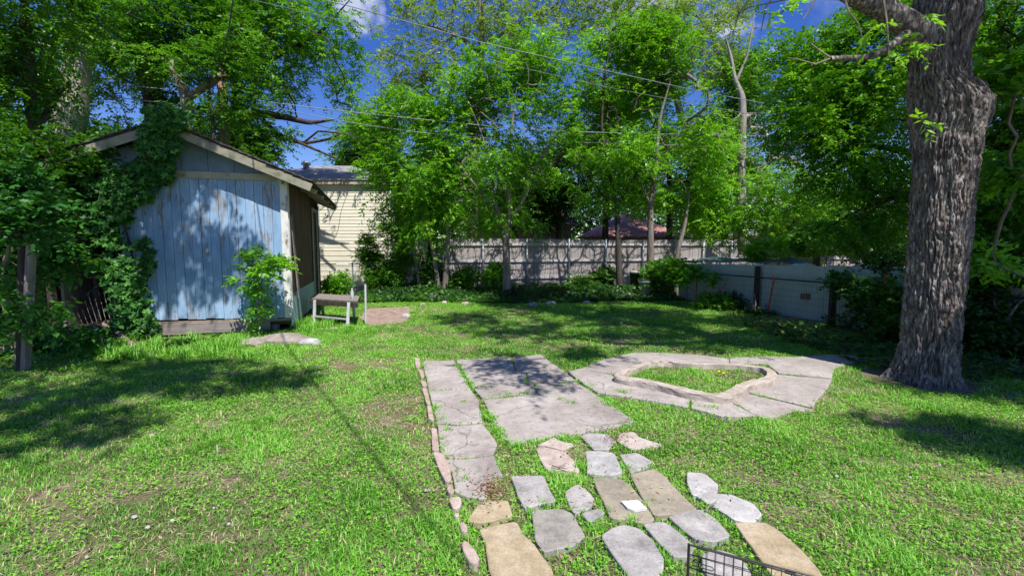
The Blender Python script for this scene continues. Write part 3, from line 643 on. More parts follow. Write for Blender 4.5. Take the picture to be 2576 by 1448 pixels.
# roof
OV = .48; FV = -.38; BV = 5.35
sl_ = (ZA - ZE) / (WU / 2); th = .05
for side in (0, 1):
    e_u = -OV if side == 0 else WU + OV; ez = ZE - sl_ * OV + .04
    rm = MB(); a = [S(e_u, FV, ez), S(WU / 2, FV, ZA + .04), S(WU / 2, BV, ZA + .04), S(e_u, BV, ez - .02)]
    rm.hexa(a, [p + Vector((0, 0, .035)) for p in a]); rm.build('roof_deck', M['wood_dark'], shed)
    sh = MB(); rows = 16
    for r_ in range(rows):      # shingle courses
        f0 = r_ / rows; f1 = (r_ + 1.15) / rows; uu0 = e_u + (WU / 2 - e_u) * f0 - (.03 if side == 0 else -.03); uu1 = e_u + (WU / 2 - e_u) * min(f1, 1)
        z0 = ez + (ZA + .04 - ez) * f0 + .045; z1 = ez + (ZA + .04 - ez) * min(f1, 1) + .04; jj = random.uniform(-.015, .015)
        a = [S(uu0, FV - .03 + jj, z0 - .0), S(uu1, FV - .03 + jj, z1 - .008), S(uu1, BV + .03, z1 - .008), S(uu0, BV + .03, z0 - .02)]
        sh.hexa(a, [p + Vector((0, 0, .014)) for p in a])
    sh.build('roof_shingles', M['shingle_dark'], shed)
    rb = MB(); rb.beam(S(e_u, FV + .012, ez - .07), S(WU / 2, FV + .012, ZA - .03), .028, .14); rb.build('rake_board', M['rake_shaded'], shed, bevel=.004)
    for v in (.6, 1.8, 3.0, 4.2, 5.1):
        rf = MB(); rf.beam(S(e_u * .97 if side == 0 else WU + OV * .97, v, ez - .05), S(.3 if side == 0 else WU - .3, v, ez - .05 + sl_ * (OV + .3)), .045, .09); rf.build('rafter', M['trim'], shed)
lo = MB(); lo.beam(S(.05, FV + .1, 2.76), S(.05, 0, 2.8), .05, .09); lo.build('lookout', M['trim'], shed)
no_grass.append([tuple(S(-.05, .1, 0))[:2], tuple(S(3.6, .1, 0))[:2], tuple(S(3.6, 4.6, 0))[:2], tuple(S(-.05, 4.6, 0))[:2]])
# lean-to on its left
lt = thing('lean_to', 'dark open lean-to with tin roof left of the blue shed', 'lean-to', tuple(S(4.4, 1.5, 0)))
for (u, v) in [(3.62, -.05), (5.6, -.1), (5.6, 3.2)]:
    q = MB(); q.beam(S(u, v, -.05), S(u, v, 2.1), .09, .09); q.build('post', M['wood_dark'], lt, bevel=.004)
q = MB()
for i in range(22):
    u0 = 3.6 + i * .1; q.hexa([S(u0, -.3, 2.25 - .02 * i), S(u0 + .1, -.3, 2.23 - .02 * i), S(u0 + .1, 3.4, 2.23 - .02 * i), S(u0, 3.4, 2.25 - .02 * i)], [S(u0, -.3, 2.27 - .02 * i + .02 * (i % 2)), S(u0 + .1, -.3, 2.27 - .02 * i - .02 * (i % 2)), S(u0 + .1, 3.4, 2.27 - .02 * i - .02 * (i % 2)), S(u0, 3.4, 2.27 - .02 * i + .02 * (i % 2))])
q.build('tin_roof', M['galv'], lt)
for (a, b_) in [((3.6, 3.3), (5.9, 3.3)), ((5.85, 3.3), (5.85, .6))]:
    q = MB(); q.hexa([S(*a, 0), S(*b_, 0), S(b_[0], b_[1] + .03, 0), S(a[0], a[1] + .03, 0)], [S(*a, 2.1), S(*b_, 2.0), S(b_[0], b_[1] + .03, 2.0), S(a[0], a[1] + .03, 2.1)]); q.build('wall_boards', M['wood_dark'], lt)
# shelf rack
rk = thing('shelf_rack', 'rough timber shelf rack inside the dark lean-to', 'shelf', tuple(W(245, 800, 8.6).xy) + (0,))
for (x0, y0, x1, y1) in [(205, 650, 288, 656), (200, 696, 268, 696), (150, 770, 240, 772)]:
    q = MB(); q.beam(W(x0, y0, 8.6), W(x1, y1, 8.6), .25, .05); q.build('shelf', M['wood_grey'], rk, bevel=.003)
for x in (208, 236, 282):
    a = W(x, 652, 8.65); q = MB(); q.beam((a.x, a.y, 0), a, .06, .06); q.build('upright', M['wood_grey'], rk, bevel=.003)
# chain-link panel leaning in lean-to
cp = thing('mesh_panel', 'dark framed chain link panel leaning inside the lean-to', 'gate', tuple(G(230, 850)))
q = MB(); A, B, C_, D_ = W(165, 790, 8.2), W(300, 670, 8.35), W(320, 800, 7.95), W(200, 850, 7.85)
for i in range(13):
    t = i / 12; q.tube([A.lerp(B, t), D_.lerp(C_, t)], .004, 3); 
for i in range(10):
    t = i / 9; q.tube([A.lerp(D_, t), B.lerp(C_, t)], .004, 3)
q.build('wire_mesh', M['wire'], cp); q = MB(); q.tube([A, B, C_, D_, A], .018, 6); q.build('frame', M['bin_dark'], cp)

# gate post pair at far left
gpst = thing('timber_post', 'tall weathered square timber post in the creeper at the left edge', 'post', tuple(G(62, 932)))
bx = G(62, 932)
q = MB(); q.beam(bx + Vector((-.04, 0, -.05)), W(62, 520, bx.y), .085, .085); q.build('post', M['wood_dark'], gpst, bevel=.005)
q = MB(); q.beam(bx + Vector((.035, -.03, -.05)), W(84, 505, bx.y - .03), .06, .09); q.build('board', M['wood_grey'], gpst, bevel=.005)
for i, (x0, y0, x1, y1, lb) in enumerate([(0, 905, 230, 862, 'long rotten timber on the ground left of the shed, front one'), (0, 888, 190, 850, 'long rotten timber on the ground left of the shed, behind the front one'), (90, 852, 215, 838, 'short rotten timber lying nearest the lean-to')]):
    a, b_ = G(x0, y0), G(x1, y1); q = MB(); q.beam(a + Vector((-.5, -.1, .06)), b_ + Vector((0, 0, .06)), .12, .12); tag(q.build('timber', M['wood_grey'], bevel=.01), lb, 'timber', 'old timbers beside the shed')
for i, (x0, y0, x1, y1, r_, lb) in enumerate([(232, 822, 262, 868, .07, 'split log leaning leftmost by the creeper'), (262, 812, 300, 850, .075, 'thick split log in the middle of the pile by the creeper'), (285, 835, 320, 862, .06, 'short orange brown log in the pile by the creeper'), (300, 858, 335, 866, .045, 'small pale log end lying at the right of the pile')]):
    a, b_ = W(x0, y0, G(280, 868).y + .35), G(x1, y1, .05); q = MB(); q.tube([a, a.lerp(b_, .5) + Vector((.01, 0, .01)), b_], [r_, r_ * 1.05, r_ * .95], 9)
    tag(q.build('log', M['log'], bevel=.006), lb, 'log', 'firewood logs by the shed corner')

def rockmesh(p, r, seed, mat='rock', name='rock', flat=.6):
    bm_v = []; n1, n2 = 14, 9; q = MB()
    P = []
    for i in range(n2 + 1):
        ph = math.pi * i / n2
        for j in range(n1):
            t = 2 * math.pi * j / n1; P.append((math.sin(ph) * math.cos(t), math.sin(ph) * math.sin(t), math.cos(ph)))
    P = np.array(P); d = .55 + .9 * fbm(P * 1.3 + seed * 7.7, 3, seed); P = P * d[:, None]; P = np.sign(P) * np.abs(P) ** .8
    P = P * np.array(r) ; P[:, 2] = np.maximum(P[:, 2], -r[2] * .5)
    a = random.uniform(0, 6.28) * 0; P = P + np.array(p)
    fs = []
    for i in range(n2):
        for j in range(n1): fs.append((i * n1 + j, (i + 1) * n1 + j, (i + 1) * n1 + (j + 1) % n1, i * n1 + (j + 1) % n1))
    return q.add(P, fs).build(name, M[mat])
for i, (x, y, rx, ry, rz, mt, lb) in enumerate([(718, 862, .44, .2, .13, 'rock', 'large flat sandstone slab at the shed corner'), (635, 868, .22, .16, .10, 'rock', 'smaller tilted sandstone slab left of the large one by the shed'), (780, 866, .17, .12, .08, 'st_white', 'pale rough stone at right end of the slabs by the shed corner'), (585, 858, .16, .1, .06, 'rock', 'brown flat rock half under the shed sill beam'), (828, 827, .16, .08, .03, 'st_pink', 'flat pale stone in the grass below the wooden steps'), (1022, 798, .09, .07, .07, 'st_white', 'small white stone at the edge of the dirt patch')]):
    g = G(x, y); tag(rockmesh((g.x, g.y, rz * .25), (rx, ry, rz), i + 3, mt), lb, 'rock')
for i, (x, y, r_, mt, lb) in enumerate([(1170, 768, .12, 'st_edge', 'pinkish rock in the ground cover left of the centre tree'), (1340, 772, .15, 'rock', 'grey rock in the bed right of the centre tree'), (1385, 768, .13, 'rock', 'round grey rock in the bed under the wooden fence'), (1475, 765, .12, 'st_edge', 'orange tinted rock at right end of the stone border'), (1118, 764, .1, 'st_edge', 'red brick fragment in the left part of the bed'), (1062, 768, .08, 'rock', 'small grey rock at left end of the back bed')]):
    g = G(x, y); tag(rockmesh((g.x, g.y, r_ * .3), (r_ * (.8 + .5 * random.random()), r_ * .7, r_ * .55), i + 23, mt), lb, 'rock', 'rocks along the back bed')

# ------------------------------------------------------------------ steps / landing with bottle, stake
st = thing('wooden_steps', 'old wooden landing on thin legs at the shed door', 'steps', (-3.6, 9.6, 0))
A = Vector((-4.22, 9.75, .5)); B = Vector((-3.05, 9.22, .5)); D_ = VV * 1.0
q = MB()
for i in range(7):
    t0 = i / 7; t1 = (i + .93) / 7; a = A + D_ * t0; b_ = B + D_ * t0; c_ = B + D_ * t1; d_ = A + D_ * t1
    q.hexa([a, b_, c_, d_], [p + Vector((0, 0, .03)) for p in (a, b_, c_, d_)])
q.build('deck_board', M['wood_grey'], st, bevel=.003)
q = MB(); q.beam(A + Vector((0, -.02, -.055)), B + Vector((0, -.02, -.055)), .04, .09); q.beam(A + D_ + Vector((0, .02, -.055)), B + D_ + Vector((0, .02, -.055)), .04, .09); q.build('side_beam', M['wood_dark'], st, bevel=.003)
for (p, o_) in [(A.lerp(B, .12), -.04), (A.lerp(B, .84), -.06), (A.lerp(B, .12) + D_, .03), (A.lerp(B, .84) + D_, .03)]:
    q = MB(); q.beam((p.x, p.y + o_ * 3, -.03), (p.x, p.y + o_, .5), .055, .04); q.build('leg', M['rail'], st, bevel=.003)
q = MB(); q.beam(A.lerp(B, .12) + Vector((0, -.1, -.33)), A.lerp(B, .84) + Vector((0, -.14, -.33)), .025, .035); q.build('rung', M['rail'], st, bevel=.003)
def lathe(prof, c, n=20):
    q = MB(); vs = []; fs = []
    for (r_, z) in prof:
        for j in range(n): t = 2 * math.pi * j / n; vs.append((c[0] + r_ * math.cos(t), c[1] + r_ * math.sin(t), c[2] + z))
    for i in range(len(prof) - 1):
        for j in range(n): fs.append((i * n + j, i * n + (j + 1) % n, (i + 1) * n + (j + 1) % n, (i + 1) * n + j))
    fs.append(tuple(reversed(range(n)))); fs.append(tuple(range((len(prof) - 1) * n, len(prof) * n)))
    return q.add(vs, fs)
M['bottle'], nt, b = newmat('bottle'); b.inputs['Base Color'].default_value = (.75, .82, .85, 1); b.inputs['Roughness'].default_value = .15; b.inputs['Transmission Weight'].default_value = .55
nt.links.new(ramp(nt, noise(nt, 12, 3), [(.3, (.6, .7, .75)), (.7, (.8, .86, .9))]), b.inputs['Base Color'])
bp = B.lerp(A, .12) + VV * .2 + Vector((0, 0, .03)); bo = thing('bottle', 'clear plastic bottle standing on the wooden landing', 'bottle', tuple(bp))
lathe([(.03, 0), (.035, .01), (.035, .13), (.03, .15), (.014, .19), (.013, .205)], bp).build('body', M['bottle'], bo, smooth=True)
lathe([(.016, .205), (.016, .225)], bp).build('cap', M['sheet_white'], bo)
s0 = G(920, 816); q = MB(); q.tube([s0 + Vector((0, 0, -.1)), W(919, 715, s0.y)], .022, 8); tag(q.build('metal_stake', M['galv_pale'], bevel=.002), 'pale metal pipe stake standing upright beside the steps', 'stake')
# small peg in lawn
s0 = G(548, 1148); q = MB(); q.tube([s0, s0 + Vector((.0, 0.0, .09))], .006, 6); tag(q.build('garden_peg', M['galv_pale']), 'thin grey metal peg sticking out of the sunny lawn', 'peg')

# ================================================================== FENCES
# wooden privacy fence (seen from the rail side)
A = Vector((-2.62, 16.0, 0)); DIR = Vector((7.59, 2.0, 0)).normalized(); NF = Vector((DIR.y, -DIR.x, 0))
wf = thing('wooden_fence', 'tall weathered grey board fence with steel posts across the back', 'fence', tuple(A + DIR * 4))
LEN = 27.0; q = MB(); x = 0
while x < LEN:
    zt_ = 1.86 + .015 * math.sin(x * .7) + random.uniform(-.008, .008); a = A + DIR * x; w_ = .136; off = NF * random.uniform(-.004, .004)
    q.hexa([a + off, a + DIR * w_ + off, a + DIR * w_ - NF * .018 + off, a - NF * .018 + off], [p + Vector((0, 0, zt_)) for p in (a + off, a + DIR * w_ + off, a + DIR * w_ - NF * .018 + off, a - NF * .018 + off)]); x += .142
M['picket'] = surf('picket', [(.2, (.16, .14, .14)), (.45, (.30, .27, .27)), (.75, (.44, .41, .41))], 5, (2.5, 2.5, .12), bump=.5, bscale=30, spec=.1)
q.build('pickets', M['picket'], wf)
for z in (.50, 1.10, 1.68):
    q = MB(); q.beam(A + NF * .03 + Vector((0, 0, z)), A + DIR * LEN + NF * .03 + Vector((0, 0, z)), .045, .09); q.build('rail', M['rail'], wf)
q = MB(); q.beam(A + NF * .02 + Vector((0, 0, .06)), A + DIR * LEN + NF * .02 + Vector((0, 0, .06)), .03, .14); q.build('kick_board', M['wood_grey'], wf)
def onfence(px):
    r_ = (px - CX) / F; t = (r_ * A.y - A.x) / (DIR.x - r_ * DIR.y); return t
for px in (1100, 1214, 1324, 1429, 1521, 1614, 1694, 1765, 1835, 1960, 2075):
    p = A + DIR * onfence(px) + NF * .09; q = MB(); q.tube([p, p + Vector((0, 0, 1.88))], .032, 8); q.build('steel_post', M['galv'], wf, smooth=True)
# white panel fence on the right
def FX(y, off=0): return Vector((5.2 + off + (13.4 - y) * .32, y, 0))
pf = thing('panel_fence', 'low white panel fence running along the right side', 'fence', tuple(FX(9, .35)))
ys = np.arange(2.6, 14.9, .92)
for i in range(len(ys) - 1):
    y0, y1 = ys[i], ys[i + 1]; zt_ = 1.27 - .017 * y0 + .24 * 0 + random.uniform(-.012, .012); zt_ = 1.40 - .022 * y0 + random.uniform(-.01, .01)
    a, b_ = FX(y0, .35), FX(y1 - .012, .35); q = MB(); q.hexa([a + Vector((0, 0, -.02)), b_ + Vector((0, 0, -.02)), b_ + Vector((.02, 0, -.02)), a + Vector((.02, 0, -.02))], [a + Vector((0, 0, zt_)), b_ + Vector((0, 0, zt_)), b_ + Vector((.02, 0, zt_)), a + Vector((.02, 0, zt_))])
    q.build('panel', M['panel_white'], pf, bevel=.003)
# woven wire fence in front
wfn = thing('wire_fence', 'rusty woven wire fence with dark posts in front of the white panels', 'fence', tuple(FX(9)))
q = MB(); y = 3.0; k = 0
while y < 14.4:
    a = FX(y); hh = .95 + .01 * (k % 2); q.tube([a + Vector((0, 0, .02)), a + Vector((0, 0, hh))], .0022, 3, cap=False)
    b_ = FX(y + .1); 
    if k % 2 == 0: q.tube([a + Vector((0, 0, hh)), a.lerp(b_, .5) + Vector((0, 0, hh + .05)), b_ + Vector((0, 0, hh))], .0022, 3, cap=False)
    y += .055; k += 1
for z in (.08, .22, .36, .5, .64, .78, .9):
    q.tube([FX(yy) + Vector((0, 0, z + .012 * math.sin(yy * 3 + z * 9))) for yy in np.arange(3.0, 14.5, .3)], .0026, 3, cap=False)
q.build('wire_mesh', M['wire'], wfn)
q = MB(); q.tube([FX(yy, .03) + Vector((0, 0, .86)) for yy in np.arange(3.0, 14.5, .5)], .016, 6); q.build('top_rail', M['blackwire'], wfn)
for (px, py) in ((1901, 783), (2091, 819)):
    g = G(px, py); q = MB(); q.beam(g + Vector((0, 0, -.05)), g + Vector((.0, 0, 1.12)), .10, .10); q.build('post', M['wood_dark'], wfn, bevel=.005)
for i, (px, py, tx, ty, lb) in enumerate([(1748, 762, 1752, 672, 'orange steel post behind the leafy bush at far end of wire fence'), (1926, 791, 1945, 692, 'leaning orange steel post between two dark fence posts'), (2212, 862, 2222, 690, 'orange steel post in the dark bush near the big tree')]):
    g = G(px, py); t_ = W(tx, ty, g.y - .05); q = MB(); q.beam(g + Vector((0, -.06, -.05)), t_ + Vector((0, -.06, 0)), .035, .008); q.beam(g + Vector((0, -.045, -.05)), t_ + Vector((0, -.045, 0)), .008, .03)
    tag(q.build('fence_stake', M['orange']), lb, 'fence stake', 'orange steel stakes along the wire fence')
g = G(1812, 775); q = MB(); q.tube([g, W(1822, 720, g.y), W(1835, 690, g.y - .1)], [.035, .03, .015], 7); tag(q.build('broken_stump', M['log']), 'broken grey branch stump standing at the wire fence', 'stump')
g = W(2030, 745, 10.3); q = MB(); q.box(g.x - .12, g.y - .05, g.z - .06, g.x + .12, g.y + .05, g.z + .06); tag(q.build('brick', M['wood_pole'], bevel=.006), 'brown block wedged in the wire fence', 'block')
# tarp and clutter behind white fence
q = MB(); vs = []; fs = []
for i in range(15):
    for j in range(5):
        x = 5.45 + i * .13; y = 14.3 - i * .17 + j * .25; vs.append((x + .25 + j * .1, y, 1.16 - .05 * j * 0 + .03 * math.sin(i * 1.3 + j) + .02 * j))
for i in range(14):
    for j in range(4): fs.append((i * 5 + j, i * 5 + j + 1, (i + 1) * 5 + j + 1, (i + 1) * 5 + j))
o = q.add(vs, fs).build('tarpaulin', M['tarp'], smooth=True); sm = o.modifiers.new('t', 'SOLIDIFY'); sm.thickness = .02
tag(o, 'teal tarpaulin stretched just behind the top of the white panel fence', 'tarpaulin')
for (px, w_, h_, lb) in ((1985, .9, .2, 'white plastic drum lying behind the white fence'), (2170, 1.1, .25, 'crumpled white sheeting heaped behind the fence near the big tree')):
    g = W(px, 663, 10.5 if px < 2100 else 9.2); g.x += .6
    o = rockmesh((g.x, g.y + .5, 1.06), (w_ * .38, .2, h_ * .8), px, 'sheet_white', 'white_heap'); tag(o, lb, 'sheeting')
# bins
for (px, py, r_, h_, mt, name, lb, cat) in ((1622, 752, .19, .55, 'bin', 'trash_bin', 'upturned pale grey plastic bin under the trees at the back right', 'bin'), (1600, 742, .22, .75, 'bin_dark', 'barrel', 'dark green barrel behind the pale bin', 'barrel')):
    g = G(px, py); o = thing(name, lb, cat, tuple(g)); lathe([(r_ * .85, 0), (r_, h_ * .95), (r_ * 1.06, h_ * .95), (r_ * 1.06, h_)], g).build('body', M[mt], o, smooth=True)
    lathe([(r_ * 1.0, h_), (r_ * .98, h_ + .03), (r_ * .6, h_ + .06)], g).build('lid', M['bin_dark'] if mt == 'bin' else M['bin'], o, smooth=True)
g = G(1645, 748); q = MB(); q.beam(g + Vector((0, 0, .0)), W(1700, 700, g.y + .3), .12, .03); tag(q.build('loose_board', M['wood_grey']), 'grey board leaning on the trees beside the pale bin', 'board')
g = G(1665, 750); q = MB(); q.beam(g, W(1640, 690, g.y + .3), .02, .18); tag(q.build('scrap_board', M['st_edge']), 'pinkish scrap board propped behind the leafy bush', 'board')
# wire fence at foot of the wood fence
q = MB(); a = Vector((-1.6, 15.3, 0)); bb = Vector((3.6, 16.6, 0))
for i in range(66): p = a.lerp(bb, i / 65); q.tube([p, p + Vector((0, 0, .72))], .003, 3, cap=False)
for z in (.1, .25, .4, .55, .70): q.tube([a + Vector((0, 0, z)), bb + Vector((0, 0, z))], .003, 3, cap=False)
wm = thing('garden_wire_fence', 'low thin wire garden fence in front of the wooden fence', 'fence', tuple(a)); q.build('wire_mesh', M['wire'], wm)
for t in (0.02, .28, .62, .98): p = a.lerp(bb, t); q = MB(); q.beam(p, p + Vector((.02, 0, .85)), .05, .05); q.build('post', M['wood_grey'], wm)
# chain link fence before cream house
cf = thing('chain_link_fence', 'low chain link fence in front of the cream house', 'fence', (-5.5, 15, 0))
q = MB(); a = Vector((-7.2, 14.3, 0)); bb = Vector((-2.9, 15.4, 0)); nn_ = 46
for i in range(-12, nn_):
    for sg in (0, 1):
        t0 = i / nn_; t1 = (i + 12) / nn_; z0, z1 = (0.02, 1.02) if sg else (1.02, .02)
        if t0 < 0: z0 = z0 + (z1 - z0) * (-t0) / (t1 - t0); t0 = 0
        if t1 > 1: z1 = z0 + (z1 - z0) * (1 - t0) / (t1 - t0); t1 = 1
        q.tube([a.lerp(bb, t0) + Vector((0, 0, z0)), a.lerp(bb, t1) + Vector((0, 0, z1))], .0026, 3, cap=False)
q.build('wire_mesh', M['galv'], cf)
for t in (0, .5, 1): p = a.lerp(bb, t); q = MB(); q.tube([p, p + Vector((0, 0, 1.1))], .025, 8); q.build('post', M['galv'], cf)
q = MB(); q.tube([a + Vector((0, 0, 1.05)), bb + Vector((0, 0, 1.05))], .018, 6); q.build('top_rail', M['galv'], cf)

# ================================================================== HOUSES
ch = thing('cream_house', 'cream clapboard house with grey hip roof behind the shed', 'house', (-6.5, 17.6, 0))
HY = 17.5; x0 = W(560, 620, HY).x; x1 = W(985, 620, HY).x; z_top = W(800, 466, HY).z
q = MB(); z = .12
while z < z_top:
    e = .125 if z > 1.35 else .19
    q.hexa([(x0, HY - .016, z), (x1, HY - .016, z), (x1, HY + .02, z), (x0, HY + .02, z)], [(x0, HY - .003, z + e), (x1, HY - .003, z + e), (x1, HY + .02, z + e), (x0, HY + .02, z + e)]); z += e
q.build('clapboard_wall', M['cream'], ch)
q = MB(); q.box(x0, HY + .021, 0, x1, HY + 8, z_top + .02); q.build('wall', M['cream'], ch)
q = MB(); q.box(x0 - .01, HY - .03, 0, x1, HY + .019, .118); q.build('foundation', M['st_grey'], ch)
q = MB(); q.box(x1 + .002, HY - .06, .05, x1 + .12, HY + .06, z_top - .1); q.build('corner_board', M['sheet_white'], ch)
q = MB(); q.tube([(x1 + .22, HY - .1, .1), (x1 + .22, HY - .1, W(989, 590, HY).z)], .045, 8); q.build('downspout', M['galv'], ch, smooth=True)
ez = z_top; q = MB(); q.box(x0 - .3, HY - .16, ez + .02, x1 + .3, HY + 8.4, ez + .17); q.build('eave', M['beige'], ch)
rz = W(810, 412, HY + 3).z; xr = x0 + 2.0
q = MB(); q.add([(x0 - .35, HY - .2, ez + .172), (x1 + .35, HY - .2, ez + .172), (x1 + .35, HY + 8.5, ez + .172), (x0 - .35, HY + 8.5, ez + .172), (x0 + 2.2, HY + 3.5, rz), (x1 - 2.6, HY + 3.5, rz)], [(0, 1, 5, 4), (1, 2, 5), (2, 3, 4, 5), (3, 0, 4), (3, 2, 1, 0)])
q.build('roof', M['shingle_grey'], ch)
p = W(770, 416, HY + 2.6); lathe([(.12, -.4), (.12, .0), (.2, .02), (.18, .14), (.05, .2)], p).build('roof_vent', M['galv'], ch, smooth=True)
a = W(787, 464, HY); b_ = W(806, 574, HY); q = MB(); q.box(a.x - .9, HY - .06, b_.z, b_.x, HY - .024, a.z - .05); wi = q.build('window', M['galv_pale'], ch)
q = MB(); q.box(a.x - .8, HY - .068, b_.z + .12, b_.x - .12, HY - .0605, a.z - .17); q.build('pane', M['darkhole'], wi)
def house(name, label, X0, X1, Y0, Y1, ez, rz, wallm, roofm, hip=1.0, group=None):
    o = thing(name, label, 'house', ((X0 + X1) / 2, (Y0 + Y1) / 2, 0))
    q = MB(); q.box(X0, Y0, 0, X1, Y1, ez); q.build('wall', M[wallm], o)
    e = .5; ym = (Y0 + Y1) / 2; h = min((X1 - X0) / 2 - .05, (Y1 - Y0) / 2) * hip
    q = MB(); q.add([(X0 - e, Y0 - e, ez - .05), (X1 + e, Y0 - e, ez - .05), (X1 + e, Y1 + e, ez - .05), (X0 - e, Y1 + e, ez - .05), (X0 + h, ym, rz), (X1 - h, ym, rz)], [(0, 1, 5, 4), (1, 2, 5), (2, 3, 4, 5), (3, 0, 4), (3, 2, 1, 0)]); q.build('roof', M[roofm], o)
    q = MB(); q.box(X0 - e - .02, Y0 - e - .03, ez - .2, X1 + e + .02, Y0 - e - .002, ez - .052); q.build('fascia', M['wood_pole'], o)
    for k in range(2):
        xa = X0 + (X1 - X0) * (.2 + .45 * k); q = MB(); q.box(xa, Y0 - .05, ez - 1.3, xa + 1, Y0 - .002, ez - .3); w_ = q.build('window', M['trim'], o)
        q = MB(); q.box(xa + .08, Y0 - .07, ez - 1.22, xa + .92, Y0 - .052, ez - .38); q.build('pane', M['darkhole'], w_)
house('garage', 'low building with maroon pyramid roof behind the wooden fence', 4.4, 8.5, 24.5, 29, 2.15, 3.5, 'beige', 'shingle_red', 1)
house('grey_roof_house', 'neighbour house with grey shingle roof behind the fence at right', 12.2, 24, 26, 36, 2.25, 4.9, 'beige', 'shingle_grey', .6)
house('brown_house', 'dim beige house with maroon roof hidden behind the centre trees', -2.6, 3.4, 27, 35, 2.9, 4.9, 'beige', 'shingle_red', .7)

# ================================================================== UTILITY POLE AND CABLES
pl_ = thing('utility_pole', 'brown wooden utility pole behind the shed roof', 'utility pole', (W(577, 600, 13).x, 13, 0))
bx_ = W(577, 600, 13).x; q = MB(); q.tube([(bx_, 13, -.2), (bx_, 13, 3), (bx_ + .02, 13, 6.3)], [.15, .14, .12], 14); q.build('pole', M['wood_pole'], pl_, smooth=True)
q = MB(); q.tube([(bx_, 12.84, 5.9), (bx_, 12.78, 6.0), (bx_, 12.84, 6.1)], .02, 6); q.build('cable_bracket', M['galv'], pl_)
def cable(pts, r, mat, label, Y=None, group='overhead cables'):
    P = [Vector(p) if len(p) == 3 and Y is None else W(p[0], p[1], p[2] if len(p) > 2 else Y) for p in pts]
    A_ = np.array([tuple(p) for p in P]); k = len(A_); s = np.linspace(0, k - 1, (k - 1) * 8 + 1); Q = np.stack([np.interp(s, np.arange(k), A_[:, c]) for c in range(3)], 1)
    for _ in range(6): Q[1:-1] = (Q[:-2] + 2 * Q[1:-1] + Q[2:]) / 4
    q = MB(); q.tube([tuple(a) for a in Q], r, 5); return tag(q.build('overhead_cable', M[mat], smooth=True), label, 'cable', group)
cable([(-300, 150, 11.5), (20, 182, 12), (347, 218, 12.4), (450, 228, 12.6), (594, 247, 12.85)], .013, 'cable', 'thick pale cable running left from the utility pole', 0)
cable([(594, 247, 12.85), (859, 280, 13.2), (1275, 322, 14), (1466, 333, 14.5), (2000, 345, 17)], .013, 'cable', 'thick pale cable running right from the utility pole', 0)
cable([(594, 252, 12.9), (859, 305, 13.2), (1045, 333, 13.6), (1179, 344, 14), (1292, 354, 14.5), (1900, 370, 17)], .009, 'cable', 'thinner pale cable just under the thick one across the middle', 0)
cable([(500, -80, 12), (868, 13, 12.4), (1032, 57, 12.6), (1209, 107, 12.8), (1409, 152, 13.2), (1712, 220, 13.9), (1850, 247, 14.5), (2300, 330, 17)], .011, 'cable', 'high pale cable crossing the sky between the tree crowns', 0)
cable([(500, -30, 13), (899, 60, 13.2), (1032, 97, 13.3), (1135, 128, 13.4), (1500, 215, 14), (1900, 290, 15)], .006, 'cable', 'thin cable below the high one in the sky gap', 0)
cable([(200, 235, 12.2), (400, 258, 12.5), (480, 266, 12.7), (594, 275, 12.85)], .01, 'cable_dark', 'thin dark cable carrying the black splice case', 0)
cable([(594, 262, 12.9), (859, 330, 13.5), (1000, 380, 14.5), (1100, 430, 16)], .01, 'cable_dark', 'thin dark cable sloping toward the cream house roof', 0)
cable([(-7.72, 12.9, 6.3), (-5.7, 9.8, 5.75), (-2.6, 5.0, 5.2), (.2, .7, 5.05), (2.3, -2.5, 5.2)], .012, 'cable_dark', 'dark service cable coming down over the lawn from the pole')
a = W(497, 274, 12.6); b_ = W(537, 276, 12.7); q = MB(); q.tube([a, a.lerp(b_, .06), a.lerp(b_, .94), b_], [.05, .10, .10, .05], 10); tag(q.build('splice_case', M['cable_dark'], smooth=True), 'black cable splice case hanging beside the utility pole', 'splice case')
a = W(2520, 0, 3)

# ================================================================== WIRE CRATE
cr = thing('wire_crate', 'black wire crate folded flat and standing on edge in the bottom right foreground', 'wire crate', tuple(G(1790, 1560)))
hh = .42; TL = G(1733, 1369, hh); TR = G(2040, 1455, hh); d1 = Vector((TR.x - TL.x, TR.y - TL.y, 0)).normalized(); Lc = .80; d2 = Vector((d1.x * .999 - d1.y * .04, d1.y * .999 + d1.x * .04, 0)).normalized()
def crate_panel(a, d, Ln, name='side_panel', skip=0):
    q = MB(); q.tube([a + Vector((0, 0, hh)), a + d * Ln + Vector((0, 0, hh))], .0035, 6); q.tube([a + Vector((0, 0, .02)), a + d * Ln + Vector((0, 0, .02))], .0035, 6)
    n = int(Ln / .032)
    for i in range(1, n): p = a + d * (Ln * i / n); q.tube([p + Vector((0, 0, .02)), p + Vector((0, 0, hh))], .0014, 4, cap=False)
    for z in np.arange(.05, hh - .03, .055): q.tube([a + Vector((0, 0, z)), a + d * Ln + Vector((0, 0, z))], .0016, 4, cap=False)
    q.build(name, M['blackwire'], cr)
a0 = Vector((TL.x, TL.y, 0)); b0_ = a0 + Vector((.012, .018, -.012)); crate_panel(a0, d1, Lc); crate_panel(b0_, d2, Lc)
for p in (a0, a0 + d1 * Lc):
    q = MB(); q.tube([p, p + Vector((0, 0, hh + .004))], .0055, 8); q.build('corner_post', M['blackwire'], cr)
q = MB(); q.tube([a0 + d1 * .01 + Vector((0, -.008, hh - .06)), a0 + d1 * .085 + Vector((0, -.008, hh - .06)), a0 + d1 * .09 + Vector((0, -.008, hh - .068)), a0 + d1 * .085 + Vector((0, -.008, hh - .076)), a0 + d1 * .01 + Vector((0, -.008, hh - .076))], .002, 5); q.build('latch', M['blackwire'], cr)
